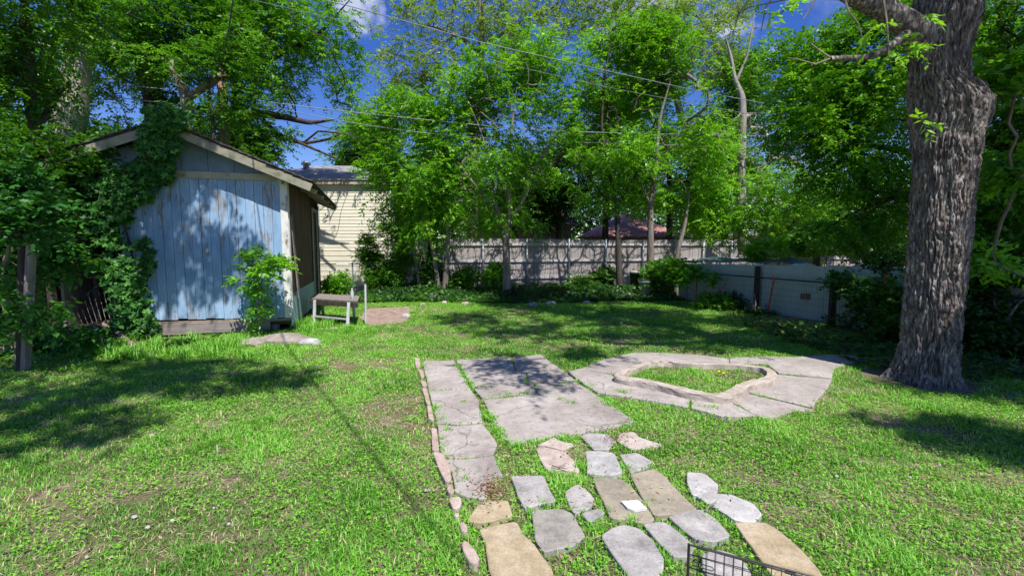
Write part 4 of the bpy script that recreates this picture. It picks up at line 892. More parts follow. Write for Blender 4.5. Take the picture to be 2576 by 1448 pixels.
for t in (.03, .33, .62):
    q = MB(); q.tube([a0 + d1 * t + Vector((0, 0, hh)), a0 + d1 * (t + .035) + Vector((0, 0, hh))], .0055, 8); q.build('hinge_clip', M['blackwire'], cr)

# ================================================================== BIG TREE (right)
prof = [(-30, 2312, 2452), (0, 2310, 2455), (50, 2300, 2460), (100, 2296, 2440), (150, 2293, 2426), (200, 2294, 2430), (230, 2296, 2462), (260, 2298, 2484), (300, 2300, 2478), (350, 2304, 2460), (400, 2304, 2453), (500, 2302, 2440), (600, 2298, 2432), (700, 2290, 2420), (800, 2280, 2410), (860, 2275, 2405), (900, 2264, 2402), (930, 2252, 2404), (955, 2240, 2412), (985, 2222, 2430), (1000, 2205, 2445)]
TY = 5.5
bt = thing('big_tree', 'massive old tree with deeply furrowed grey bark, burl and thick side limb at right', 'tree', (W(2340, 960, TY).x, TY, 0))
zs = []; cxs = []; rs = []
for (py, l, r_) in prof[::-1]:
    a, b_ = W(l, py, TY), W(r_, py, TY); zs.append(a.z); cxs.append((a.x + b_.x) / 2); rs.append((b_.x - a.x) / 2)
zs = np.array(zs); zs[0] = -.05; ztop = 8.2
zs = np.append(zs, [5.6, 6.8, ztop]); cxs = np.append(cxs, [cxs[-1] + .02, cxs[-1] + .1, cxs[-1] + .15]); rs = np.append(rs, [.27, .22, .16])
nr, na = 900, 420
Z = np.linspace(-.05, ztop, nr); th = np.linspace(0, 2 * np.pi, na, endpoint=False)
CXs = np.interp(Z, zs, cxs); RR = np.interp(Z, zs, rs)
for _ in range(4): CXs[1:-1] = (CXs[:-2] + CXs[1:-1] * 2 + CXs[2:]) / 4; RR[1:-1] = (RR[:-2] + RR[1:-1] * 2 + RR[2:]) / 4
ZZ, TT = np.meshgrid(Z, th, indexing='ij'); R0 = RR[:, None] * np.ones_like(TT)
flare = np.clip(1 - ZZ / .45, 0, 1) ** 2; R0 = R0 * (1 + flare * .30 * np.maximum(0, np.sin(TT * 5 + .7)) - flare * .12)
pc = np.stack([np.cos(TT) * 1.0, np.sin(TT) * 1.0, ZZ * .5], -1).reshape(-1, 3)
warp = (fbm(pc * 3 + 9, 3, 4) - .5)
tt = TT.ravel() + ZZ.ravel() * .09 + warp * .22 + (fbm(np.c_[pc[:, 2] * 4, pc[:, 0], pc[:, 1]], 3, 8) - .5) * .5
q1 = np.c_[np.cos(tt) * 11, np.sin(tt) * 11, ZZ.ravel() * 4.4]
n1 = vnoise(q1, 21); rid = np.clip(1 - np.abs(n1 * 2 - 1) * 2.2, 0, 1)        # narrow furrows
q2 = np.c_[np.cos(tt + .7) * 20, np.sin(tt + .7) * 20, ZZ.ravel() * 11]; n2 = np.clip(1 - np.abs(vnoise(q2, 31) * 2 - 1) * 2.0, 0, 1)
plate = vnoise(np.c_[np.cos(tt) * 15, np.sin(tt) * 15, ZZ.ravel() * 30], 41)
fineb = fbm(np.c_[pc[:, 0] * 18, pc[:, 1] * 18, ZZ.ravel() * 26], 3, 51)
disp = (-.032 * rid ** .8 - .020 * n2 ** .9 + .010 * (plate - .5) + .022 * (fineb - .5)).reshape(ZZ.shape)
lump = (fbm(pc * 1.7 + 3, 2, 61) - .5).reshape(ZZ.shape) * .03
RD = R0 * .90 + disp + .012 + lump * np.clip(ZZ / .6, .3, 1)
X = CXs[:, None] + RD * np.cos(TT); Y = TY + RD * np.sin(TT) * .95; VZ = np.stack([X, Y, ZZ], -1).reshape(-1, 3)
i = np.arange(nr - 1)[:, None] * na; j = np.arange(na)[None, :]; j2 = (j + 1) % na
me = fastmesh('trunk', VZ, [np.stack([i + j, i + j2, i + na + j2, i + na + j], -1).reshape(-1, 4)], M['bark_big'], smooth=True)
link('trunk', me, bt)
# limbs
def limb(pts, parent, name='limb', seg=14, nring=28, amp=.014):
    P = np.array([tuple(W(*p[:3])) if p[0] != 'w' else p[1:4] for p in pts]); r = np.array([p[3] * p[2] / F if p[0] != 'w' else p[4] for p in pts]); k = len(P)
    s = np.linspace(0, k - 1, (k - 1) * seg + 1); Q = np.stack([np.interp(s, np.arange(k), P[:, c]) for c in range(3)], 1); r = np.interp(s, np.arange(k), r)
    for _ in range(14): Q[1:-1] = (Q[:-2] + 2 * Q[1:-1] + Q[2:]) / 4
    d = nrm(np.gradient(Q, axis=0)); ref = np.array([.1, .95, .3]); a = nrm(np.cross(d, ref)); b_ = np.cross(d, a); t = np.arange(nring) * 2 * np.pi / nring
    dirs = a[:, None, :] * np.cos(t)[None, :, None] + b_[:, None, :] * np.sin(t)[None, :, None]
    cc = Q[:, None, :] + dirs * r[:, None, None]; fl_ = cc.reshape(-1, 3)
    dd = ((1 - np.abs(vnoise(fl_ * np.array([12, 22, 22]), 71) * 2 - 1)) * -1.2 + fbm(fl_ * 30, 2, 72)).reshape(len(Q), nring) * amp
    cc = cc + dirs * dd[:, :, None]
    n = len(Q); i = np.arange(n - 1)[:, None] * nring; j = np.arange(nring)[None, :]; j2 = (j + 1) % nring
    return link(name, fastmesh(name, cc.reshape(-1, 3), [np.stack([i + j, i + j2, i + nring + j2, i + nring + j], -1).reshape(-1, 4)], M['bark_big'], smooth=True), parent), [(tuple(q), rr) for q, rr in zip(Q[::seg], r[::seg])]
_, l1 = limb([(2350, 150, 5.5, 42), (2315, 92, 5.45, 36), (2270, 52, 5.4, 29), (2218, 22, 5.3, 25), (2150, -8, 5.2, 22), (2060, -60, 5.1, 19), (1960, -170, 5.0, 15), (1860, -330, 5.2, 11)], bt, amp=.02)
_, l2 = limb([(2310, 60, 5.45, 14), (2275, 88, 5.35, 11), (2240, 118, 5.25, 9), (2190, 143, 5.2, 8), (2140, 147, 5.15, 7), (2088, 148, 5.1, 6)], bt, amp=.006, nring=14)
_, l3 = limb([('w', 4.9, 5.5, 4.9, .2), ('w', 5.6, 5.0, 6.2, .17), ('w', 6.6, 4.2, 7.4, .12), ('w', 7.6, 3.6, 8.6, .07)], bt, seg=8)
_, l4 = limb([('w', 4.85, 5.5, 6.6, .17), ('w', 4.4, 6.6, 7.8, .15), ('w', 3.6, 8.2, 9.0, .11), ('w', 2.8, 9.6, 9.8, .06)], bt, seg=8)
# crown of the big tree above the frame
lines = [([tuple(W(2380, -30, 5.5)), (4.9, 5.5, 6.2), (5.0, 5.5, 8.2)], [.26, .24, .16])] + [([p for p, _ in l], [r_ for _, r_ in l]) for l in (l1, l3, l4)]
CROWN = [('w', 4.5, 6.0, 9.2, 3.2, 3.0, 2.0), ('w', 3.2, 8.6, 9.6, 2.4, 2.2, 1.5), ('w', 7.4, 5.2, 8.6, 1.8, 1.8, 1.4), ('w', 2.2, 4.6, 7.0, 1.2, 1.2, .7, .5), tuple(['w'] + list(SH(1290, 925, 6.2)) + [.45, .35, .25, 2]), tuple(['w'] + list(SH(1380, 960, 6.0)) + [.3, .2, .15, 1.5]), tuple(['w'] + list(SH(1560, 800, 8.5)) + [2.0, 1.6, .8, 1.2]), tuple(['w'] + list(SH(1900, 850, 7.8)) + [2.2, 1.0, .7, 1.2])]
CROWN += [tuple(['w'] + list(SH(1330, 840, 8.0)) + [.9, .8, .5, 1.2]), tuple(['w'] + list(SH(1180, 800, 8.5)) + [1.1, 1.2, .5, 1.0]), tuple(['w'] + list(SH(1480, 900, 7)) + [.7, .5, .4, 1.6]), tuple(['w'] + list(SH(2050, 880, 7.5)) + [1.2, .8, .5, 1.4])]
T = blobpts(CROWN, 330, .46, .7, 3); tubes, dirs = grow(lines, T, .010, expo=.45)
link('branches', tubemesh('branches', tubes[4:], M['bark_dark']), bt)
k = rng.integers(0, len(T), 5600); p = T[k] + rng.normal(0, .20, (5600, 3)); ok = p[:, 2] > 2.4 + .56 * p[:, 1]; p = p[ok]; k = k[ok]
t_ = (5.2 - p[:, 1]) / -SUN.y; hx = p[:, 0] - SUN.x * t_; hz = p[:, 2] - SUN.z * t_; nzv = fbm(p * 1.1 + 7, 2, 33)
bad = (hx > 4.5) & (hx < 5.3) & (hz > .4) & (hz < 3.7) & (t_ > 0) & (nzv > .38); p = p[~bad]; k = k[~bad]
link('crown', leafmesh('crown', [sprays(p, dirs[k] * .3 + rng.normal(0, .7, (len(p), 3)), rng.uniform(.25, .45, len(p)), 9, .12, .028, .3)], M['leaf_bright']), bt)
# drooping twigs and sprigs near the trunk
q = MB()
for pts in ([(2120, -20, 5.1), (2135, 30, 5.05), (2160, 60, 5.0), (2170, 100, 5.0)], [(2223, 0, 5.0), (2232, 60, 4.95), (2236, 140, 4.95), (2240, 155, 4.95)], [(2088, 148, 5.1), (2050, 162, 5.1), (2010, 150, 5.15), (1980, 145, 5.2)], [(2088, 145, 5.1), (2065, 130, 5.1), (2040, 110, 5.1)], [(2150, 0, 5.2), (2000, -5, 5.2), (1880, 20, 5.3), (1830, 60, 5.5)], [(2000, -5, 5.2), (1960, 40, 5.3), (1900, 30, 5.4)], [(1960, -30, 5), (1925, 20, 5.1), (1915, 80, 5.2)], [(2060, -30, 5.0), (2040, 20, 5.0), (2020, 50, 5.0)], [(1900, -20, 5.2), (1860, 30, 5.3), (1848, 70, 5.4)]):
    q.tube([W(*p) for p in pts], [.012, .009, .006, .004][:len(pts)], 5)
q.build('bare_twig', M['twig'], bt)
sp = []
for (x, y, dx) in ((2290, 110, .3), (2300, 125, -.2), (2220, 60, -.2), (2190, 85, -.3), (2330, 40, .2), (1965, 20, 0), (1935, 30, 0), (2010, 10, 0), (2250, 125, -.4), (2310, 118, .5), (2320, 285 + 20, .4)):
    c_ = np.array([tuple(W(x, y, 4.95))]); c_ = np.repeat(c_, 3, 0); dv = np.array([[dx, -.2, -.1]] * 3) + rng.normal(0, .4, (3, 3))
    link('leaf_sprig', leafmesh('leaf_sprig', [sprays(c_, dv, np.full(3, .17), 9, .085, .016, .5, tone=np.full(3, .85))], M['leaf_bright']), bt)

# ================================================================== TREES
# --- left group
tree('pale_trunk_tree', 'tree with thick pale flaky trunk rising behind the left of the shed', [[(160, 800, 12, 46), (165, 600, 12, 44), (168, 430, 12, 40), (175, 300, 12, 33), (190, 200, 12, 28), (200, 100, 12, 25), (198, 0, 12, 23), (190, -150, 12, 18)], [(150, 330, 12, 16), (118, 250, 12.1, 13), (90, 170, 12.2, 9)]],
     [(230, 30, 12.6, 240, 80, 1.4), (90, 120, 11.5, 140, 110, 1.3), (270, 160, 12.5, 120, 80, 1.2), (120, -150, 12, 250, 120, 2), (40, 300, 11.5, 90, 80, 1)], 260, 5200, 'leaf_mid', 'bark_pale_lit', L=.11, Wd=.024, hole=.47, seed=1, dens=0.65, scat=.3)
tree('ivy_trunk_tree', 'dark ivy-covered leaning tree at the far left', [[(110, 900, 8, 17), (112, 500, 8, 17), (105, 380, 8, 17), (88, 300, 8, 16), (72, 200, 8, 15), (64, 80, 8, 13), (60, -60, 8, 10)], [(92, 330, 8, 9), (140, 240, 8.2, 6), (175, 210, 8.3, 4)]],
     [(50, 60, 8, 120, 90, 1.2), (30, 220, 7.8, 90, 70, .9), (150, -20, 8, 130, 60, 1.2), (-60, 150, 7.5, 90, 150, 1), (90, -200, 7.5, 220, 100, 1.5)], 180, 3400, 'leaf_mid', 'bark_dark', L=.085, Wd=.02, hole=.46, seed=2, dens=0.65, scat=.22)
tree('leaning_dark_tree', 'dark leaning trunk rising left of the cut forked stub', [[(420, 700, 14, 30), (412, 400, 14, 27), (400, 300, 14, 25), (380, 220, 14, 23), (352, 150, 14, 20), (318, 80, 14, 17), (285, 0, 14, 13)], [(380, 220, 14, 12), (450, 150, 14, 9), (520, 60, 14, 6)]],
     [(350, 50, 13.5, 180, 80, 1.7), (480, 110, 14, 150, 90, 1.8), (300, 210, 14.5, 90, 90, 1.3), (560, 40, 13.6, 130, 80, 1.5), (400, -80, 14, 250, 80, 2), (460, 300, 15, 120, 60, 1.2), (330, 330, 15, 90, 60, 1.2)], 340, 6800, 'leaf_mid', 'bark_dark', L=.12, Wd=.027, hole=.45, seed=3, dens=0.6, scat=.34)
yt = thing('cut_forked_tree', 'pale sawn-off forked trunk poking above the shed roof', 'tree', tuple(W(465, 700, 12.3).xy) + (0,))
q = MB(); q.tube([W(465, 700, 12.3), W(464, 330, 12.3), W(468, 270, 12.3), W(472, 238, 12.3)], [.14, .14, .135, .14], 12); q.build('trunk', M['bark_grey'], yt, smooth=True)
q = MB(); q.tube([W(470, 245, 12.3), W(455, 215, 12.3), W(447, 195, 12.3), W(433, 182, 12.3), W(432, 150, 12.3)], [.12, .10, .095, .08, .04], 10); q.tube([W(470, 245, 12.3), W(495, 232, 12.25), W(525, 212, 12.2), W(551, 194, 12.2)], [.12, .09, .10, .075], 10); q.build('fork', M['bark_grey'], yt, smooth=True)
tree('spreading_tree', 'broad bright tree with dark crooked limbs right of the utility pole', [[(600, 720, 16.9, 19.8), (592, 420, 16.9, 19.8), (600, 300, 16.8, 18.0), (650, 285, 16.4, 9.9), (720, 295, 15.9, 7.4), (780, 310, 15.6, 5.6), (850, 300, 15.4, 3.1)],
      [(600, 300, 16.8, 11.2), (590, 200, 16.8, 9.3), (640, 170, 16.4, 6.8), (720, 130, 16.0, 5.6), (800, 90, 15.8, 4.3), (880, 0, 15.6, 3.1)], [(650, 290, 16.4, 6.2), (700, 340, 16.1, 5.6), (760, 362, 15.8, 4.3), (830, 350, 15.6, 3.1), (890, 320, 15.4, 2.5)], [(760, 362, 15.8, 3.1), (800, 330, 15.6, 2.5), (860, 335, 15.5, 1.9), (905, 350, 15.4, 0.6)], [(650, 170, 16.3, 3.7), (700, 190, 16.0, 3.1), (745, 160, 15.8, 2.5), (800, 40, 15.6, 1.2)], [(720, 345, 16.0, 4.3), (790, 375, 15.6, 3.1), (850, 400, 15.4, 2.5)], [(640, 175, 16.4, 5.0), (642, 230, 16.3, 4.3), (638, 280, 16.4, 3.1)]],
     [(740, 60, 15.8, 170, 70, 1.6), (830, 130, 15.6, 110, 70, 1.5), (660, 130, 16.2, 110, 90, 1.5), (720, 215, 16.0, 110, 45, 1.3), (600, 80, 16.0, 120, 80, 1.4), (850, 235, 15.6, 80, 40, 1.2), (700, -60, 15.6, 220, 60, 1.8), (760, 340, 16.0, 120, 35, 1.0, .3)], 420, 8200, 'leaf_bright', 'bark_dark', L=.12, Wd=.026, hole=.44, seed=4, dens=0.6, scat=.32)
# low canopy along left behind shed/pole
for i, (x, y, Y_, rx, ry, lb) in enumerate([(300, 400, 12.8, 120, 90, 'leafy understory tree between pale trunk and shed roof'), (640, 370, 15.5, 100, 70, 'dense leafy small tree behind the right slope of shed roof'), (30, 420, 9.5, 130, 90, 'leafy understory tree at the left edge behind the post')]):
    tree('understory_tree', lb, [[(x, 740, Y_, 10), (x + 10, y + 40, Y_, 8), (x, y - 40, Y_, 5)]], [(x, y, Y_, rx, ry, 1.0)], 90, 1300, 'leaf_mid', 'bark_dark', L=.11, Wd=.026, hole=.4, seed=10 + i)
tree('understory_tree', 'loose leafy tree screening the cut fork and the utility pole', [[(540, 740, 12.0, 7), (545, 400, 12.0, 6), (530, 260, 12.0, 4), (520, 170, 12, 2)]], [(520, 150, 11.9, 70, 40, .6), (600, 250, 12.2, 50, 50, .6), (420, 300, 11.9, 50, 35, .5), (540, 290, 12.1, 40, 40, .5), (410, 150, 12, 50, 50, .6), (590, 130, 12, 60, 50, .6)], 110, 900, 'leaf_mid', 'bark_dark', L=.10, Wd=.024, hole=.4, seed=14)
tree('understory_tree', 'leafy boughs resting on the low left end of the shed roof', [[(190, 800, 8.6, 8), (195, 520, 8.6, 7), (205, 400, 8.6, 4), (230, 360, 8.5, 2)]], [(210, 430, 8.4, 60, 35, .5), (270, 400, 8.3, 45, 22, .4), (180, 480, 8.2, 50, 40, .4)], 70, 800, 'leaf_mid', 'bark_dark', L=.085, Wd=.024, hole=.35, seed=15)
# left near bushes
def bush(name, label, base, blobs, tips, n, leaf, L=.07, Wd=.022, seed=0, m=7, slen=.16, hole=.35, hf=1.6, cat='shrub', group=None, bark='twig', twig=.004, scat=.12):
    b0 = W(*base) if len(base) == 3 else G(*base)
    return tree(name, label, [[('w', b0.x, b0.y, 0, .02), ('w', b0.x + .02, b0.y, .25, .016), ('w', b0.x, b0.y + .02, .5, .012)]], blobs, tips, n, leaf, bark, cat, L, Wd, m, slen, twig, hole, hf, group, scat=scat, seed=seed, crown='foliage')
bush('leafy_sapling', 'broad-leaved sapling wrapped round the timber post at left', (40, 920), [(80, 560, 5.9, 90, 50, .3), (40, 690, 6.0, 80, 50, .3), (130, 640, 6.6, 60, 45, .4), (20, 480, 6.2, 70, 70, .5), (60, 790, 5.9, 90, 25, .3), (190, 850, 6.6, 60, 18, .3)], 150, 1150, 'leaf_vine', L=.10, Wd=.032, seed=20, m=5, slen=.2)
bush('leafy_shrub', 'dark shrub behind the timber post at the left edge', (20, 880), [(10, 640, 7.6, 90, 90, .7), (100, 860, 7.2, 110, 30, .4), (190, 520, 7.8, 60, 30, .3)], 90, 900, 'leaf_dark', L=.10, Wd=.03, seed=21, m=5)
bush('leafy_branch_tree', 'bright leafy tree hanging over the left edge above the post', (-60, 900), [(40, 380, 7.2, 110, 60, .8), (120, 440, 7.4, 100, 50, .6), (200, 400, 7.8, 60, 40, .5)], 90, 1000, 'leaf_mid', L=.08, Wd=.022, seed=22, m=7, cat='tree')

# --- creeper on shed
def shedpt(px, py, out):
    d = ray(px, py); nrm_f = -VV; c = S(0, 0, 0); o_ = Vector((0, 0, CAMZ)); t = (c - o_).dot(nrm_f) / d.dot(nrm_f); return o_ + d * t + nrm_f * out
cv = thing('creeper', 'five-leaved creeper climbing up the left corner and over the gable of the shed', 'climbing plant', tuple(G(330, 860)))
pts = []; nh = []
def vine_region(x, y, rx, ry, n, out0, out1):
    k_ = 0
    while k_ < n:
        a, b_ = random.uniform(-1, 1), random.uniform(-1, 1)
        if a * a + b_ * b_ > 1: continue
        X_, Y_ = x + a * rx, y + b_ * ry
        if vnoise(np.array([[X_ / 22, Y_ / 22, .5]]), 77)[0] < .33: k_ += .3; continue
        pts.append(tuple(shedpt(X_, Y_, random.uniform(out0, out1)))); k_ += 1
vine_region(455, 320, 55, 32, 200, .40, .7); vine_region(430, 370, 55, 45, 240, .35, .55); vine_region(400, 430, 55, 45, 260, .1, .35)
vine_region(340, 470, 70, 55, 340, .05, .35); vine_region(290, 540, 55, 80, 420, .05, .4); vine_region(325, 680, 52, 70, 420, .05, .35); vine_region(345, 780, 50, 70, 360, .05, .35); vine_region(375, 820, 40, 25, 90, .05, .3)
vine_region(370, 650, 25, 50, 90, .03, .2); vine_region(260, 450, 40, 50, 120, .05, .4)
pts = np.array(pts); nh = np.array([(-VV.x, -VV.y, .5)] * len(pts)) + rng.normal(0, .35, (len(pts), 3))
link('foliage', leafmesh('foliage', [palmate(pts, nh, rng.uniform(.05, .10, len(pts)))], M['leaf_vine']), cv)
q = MB()
for pth in ([(335, 860), (325, 760), (300, 640), (285, 520), (330, 440), (400, 400), (440, 350), (455, 320)], [(345, 855), (350, 740), (335, 620), (310, 540), (345, 470)], [(320, 860), (300, 750), (290, 650), (265, 540), (250, 470)]):
    q.tube([shedpt(x, y, .08 if y > 420 else .38) for x, y in pth], .018, 6)
q.build('vine_stem', M['bark_dark'], cv, smooth=True)
q = MB()
for (x, y0, y1) in ((503, 640, 830), (497, 650, 700)):
    pass
# sapling in front of the shed
b0 = G(652, 848)
tree('shed_sapling', 'bright green sapling growing against the front right of the shed', [[('w', b0.x, b0.y, 0, .018), tuple(['w'] + list(W(650, 790, b0.y)) + [.014]), tuple(['w'] + list(W(655, 720, b0.y)) + [.010]), tuple(['w'] + list(W(665, 680, b0.y)) + [.007])]],
     [(672, 672, b0.y - .1, 55, 22, .3), (700, 660, b0.y - .15, 45, 15, .25), (640, 700, b0.y, 30, 40, .2), (655, 760, b0.y, 25, 50, .2), (635, 815, b0.y, 18, 14, .15), (640, 650, b0.y, 30, 15, .2)], 70, 330, 'leaf_bright', 'twig', 'sapling', L=.085, Wd=.022, m=7, slen=.17, twig=.003, hole=.2, seed=30, scat=.06, crown='foliage')

# --- centre group
tree('centre_tree', 'bright green multi-stemmed tree standing free before the middle of the wooden fence', [[(1276, 752, 14.2, 13.6), (1275, 700, 14.2, 10.2), (1274, 640, 14.2, 9.3), (1272, 590, 14.2, 9.3), (1262, 550, 14.2, 5.6), (1240, 500, 14.2, 4.3), (1235, 420, 14.2, 3.1), (1210, 330, 14, 2.2), (1180, 260, 14, 1.2)],
      [(1274, 590, 14.2, 7.6), (1285, 530, 14.1, 5.0), (1275, 440, 14, 3.7), (1285, 340, 13.8, 4), (1300, 220, 13.8, 2)], [(1280, 560, 14.2, 6.8), (1320, 500, 14, 3.7), (1345, 420, 13.9, 4.5), (1400, 340, 13.8, 3)], [(1262, 550, 14.2, 3.7), (1220, 500, 14.3, 3.1), (1160, 420, 14.4, 2.5), (1110, 360, 14.4, 1.2)]],
     [(1230, 200, 14, 150, 80, 1.6), (1310, 300, 13.8, 140, 90, 1.6), (1150, 330, 14.2, 110, 90, 1.3), (1260, 430, 13.8, 160, 80, 1.6), (1370, 420, 14, 90, 80, 1.3), (1240, 530, 14, 120, 40, 1.1), (1330, 150, 14.2, 90, 60, 1.2), (1150, 480, 14.4, 70, 60, 1.0), (1300, 560, 14, 90, 30, .8, .5), (1190, 575, 14.4, 45, 25, .5, .4)], 620, 9500, 'leaf_bright', 'bark_grey', L=.105, Wd=.025, hole=.445, hf=1.0, seed=40, cdy=.5, dens=0.85, scat=.26)
tree('left_thicket_tree', 'arching green tree in front of the cream house corner', [[(1118, 745, 14.6, 7.6), (1125, 640, 14.6, 6.8), (1128, 540, 14.5, 4.3), (1105, 440, 14.4, 3.1), (1060, 360, 14.3, 1.9)], [(1105, 745, 14.7, 6.8), (1090, 620, 14.6, 5.1), (1040, 520, 14.5, 2.5), (990, 430, 14.2, 1.9)], [(1060, 745, 14.7, 5.1), (1040, 620, 14.6, 4.2), (980, 560, 14.4, 2.5), (930, 520, 14.2, 1.2)]],
     [(990, 330, 14, 110, 70, 1.3), (1060, 430, 14, 100, 90, 1.3), (985, 430, 13.9, 65, 45, 1.0), (1080, 560, 14.4, 80, 70, 1.0), (1010, 270, 14, 80, 40, 1), (985, 560, 14.4, 42, 55, .6, .5), (1090, 300, 14.2, 70, 60, 1), (1040, 640, 14.6, 60, 50, .6, .7), (1140, 600, 14.6, 50, 40, .5, .6)], 430, 6200, 'leaf_bright', 'bark_grey', L=.10, Wd=.024, hole=.46, hf=1.1, seed=41, cdy=.5, dens=0.75, scat=.26)
tree('slender_tree', 'slender tree with a dark trunk in front of the fence, right of centre', [[(1560, 755, 14.8, 8.5), (1556, 640, 14.8, 7.6), (1552, 520, 14.8, 5.0), (1530, 420, 14.8, 4.3), (1512, 320, 14.8, 3.1), (1520, 200, 14.6, 2.5), (1540, 90, 14.6, 1.2)], [(1552, 520, 14.8, 3.7), (1600, 440, 14.8, 3.1), (1650, 340, 14.7, 1.9)], [(1555, 540, 14.8, 3.1), (1500, 470, 14.8, 2.5), (1450, 400, 14.6, 1.9)]],
     [(1540, 130, 14.6, 110, 80, 1.4), (1450, 250, 14.6, 100, 90, 1.4), (1600, 250, 14.8, 110, 90, 1.5), (1530, 380, 14.6, 120, 80, 1.4), (1450, 430, 14.8, 80, 70, 1.1), (1620, 430, 15, 90, 80, 1.2), (1540, 495, 14.8, 90, 35, 1, .6)], 560, 8200, 'leaf_bright', 'bark_dark', L=.105, Wd=.024, hole=.445, hf=1.0, seed=42, cdy=.5, dens=0.85, scat=.27)
tree('vine_pole_tree', 'straight pale trunk wound with vines before the right part of the wooden fence', [[(1636, 755, 15, 11.0), (1636, 640, 15, 9.3), (1637, 520, 15, 6.2), (1650, 420, 15, 5.0), (1658, 300, 15, 3.7), (1700, 160, 15, 2.5)], [(1700, 745, 15.2, 6.8), (1702, 640, 15.2, 6.0), (1725, 560, 15.2, 4.2), (1740, 440, 15.4, 1.9)], [(1637, 520, 15, 3.1), (1600, 430, 15, 1.9)]],
     [(1700, 200, 15, 110, 90, 1.5), (1760, 330, 15.2, 100, 90, 1.4), (1660, 380, 15, 90, 80, 1.3), (1730, 470, 15.4, 90, 60, 1.2), (1640, 110, 15.2, 80, 60, 1.2), (1640, 500, 15, 50, 40, .6, .5), (1770, 550, 15.8, 70, 45, 1)], 520, 7600, 'leaf_bright', 'bark_grey', L=.105, Wd=.025, hole=.445, hf=1.0, seed=43, cdy=.5, dens=0.8, scat=.27)
tree('budding_tree', 'tall sparse tree with pale young leaves against the sky in the middle', [[(1190, 700, 21, 14), (1190, 400, 21, 12), (1208, 230, 21, 9), (1212, 100, 21, 7), (1208, 0, 21, 5), (1215, -100, 21, 3)], [(1205, 130, 21, 6), (1160, 95, 20.5, 4), (1090, 65, 20, 3), (1040, 60, 20, 2)], [(1190, 300, 21, 5), (1120, 250, 20.5, 3), (1050, 230, 20, 2)], [(1212, 120, 21, 4), (1300, 60, 21, 3), (1380, 20, 21, 2)]],
     [(1090, 60, 20, 150, 50, 2), (1050, 170, 20, 110, 80, 1.8), (1200, 10, 20.5, 150, 50, 2), (1380, 40, 21, 130, 60, 2), (1010, 250, 20.5, 80, 60, 1.5), (1500, 20, 21, 110, 50, 2), (1280, 100, 21, 120, 60, 2)], 620, 3300, 'leaf_bud', 'bark_grey', L=.14, Wd=.03, m=7, hole=.3, seed=44, scat=.25, twig=.007)
tree('budding_tree', 'sparse pale-leaved tree reaching the clouds right of centre', [[(1760, 650, 22, 14), (1750, 400, 22, 11), (1700, 250, 22, 8), (1690, 120, 22, 5), (1700, 0, 22, 3)], [(1700, 250, 22, 6), (1620, 130, 22, 4), (1560, 20, 22, 2)]],
     [(1600, 60, 22, 130, 60, 2), (1720, 40, 22, 110, 60, 2), (1780, 120, 22, 90, 70, 2), (1640, 200, 22, 120, 70, 2), (1860, 0, 22, 60, 40, 1.5)], 520, 3000, 'leaf_bud', 'bark_grey', L=.14, Wd=.03, m=7, hole=.3, seed=45, scat=.25, twig=.007)
dt_ = [[(1868, 640, 17.5, 11), (1866, 540, 17.5, 11), (1865, 420, 17.5, 10), (1868, 330, 17.5, 9), (1868, 245, 17.5, 8), (1848, 200, 17.5, 5), (1840, 150, 17.5, 4), (1825, 90, 17.5, 2.5)], [(1852, 205, 17.5, 4), (1880, 140, 17.4, 2.5), (1895, 60, 17.4, 1.5), (1900, 0, 17.4, 1)]]
tree('dead_trunk_tree', 'bleached dead snag with a broken top against the sky right of centre', dt_, [(1900, 360, 17.3, 110, 90, 1.4), (1990, 430, 17, 100, 50, 1.2), (1950, 330, 17, 80, 60, 1.2), (2050, 400, 16.5, 80, 40, 1)], 330, 60, 'leaf_bud', 'bark_pale', twig=.008, hole=.2, seed=46)
tree('arched_branch_tree', 'bare arching branched small tree behind the white fence', [[(2000, 700, 15.5, 8), (1990, 600, 15.5, 7), (2010, 520, 15.5, 6), (2035, 440, 15.5, 5), (1985, 395, 15.5, 6), (1945, 400, 15.5, 5), (1905, 425, 15.5, 3)], [(1930, 690, 15.5, 6), (1925, 600, 15.5, 6), (1930, 520, 15.5, 5), (1960, 440, 15.4, 3)]],
     [(1960, 470, 15.4, 110, 60, 1.2), (2040, 520, 15, 80, 50, 1.1), (1900, 540, 15.5, 80, 50, 1), (1850, 600, 16, 60, 35, .8, .5)], 300, 1900, 'leaf_bright', 'bark_grey', L=.10, Wd=.023, hole=.3, seed=47, scat=.25)
# --- mass behind the fence
far = [(1080, 470, 19, 110, 90, 'leaf_mid'), (1400, 470, 20, 130, 90, 'leaf_dark'), (1680, 420, 21, 130, 110, 'leaf_mid'), (1820, 470, 21, 110, 100, 'leaf_mid'), (1520, 330, 23, 140, 110, 'leaf_mid'), (2050, 560, 19, 120, 50, 'leaf_mid'), (930, 380, 24, 80, 70, 'leaf_mid'), (1850, 250, 24, 70, 120, 'leaf_mid'), (1290, 480, 22, 100, 90, 'leaf_dark'), (2260, 600, 17, 90, 60, 'leaf_dark')]
fl_ = ['far leafy tree beyond the left end of the wooden fence', 'dark shadowed tree behind the middle of the wooden fence', 'far tree above the maroon pyramid roof', 'far tree just left of the bleached snag', 'tall far tree high in the middle gap', 'leafy tree above the far part of the white fence', 'distant small tree beside the cream house roof', 'distant tall tree behind the snag', 'dark far tree behind the multi-stemmed centre tree', 'dark far tree beside the big trunk']
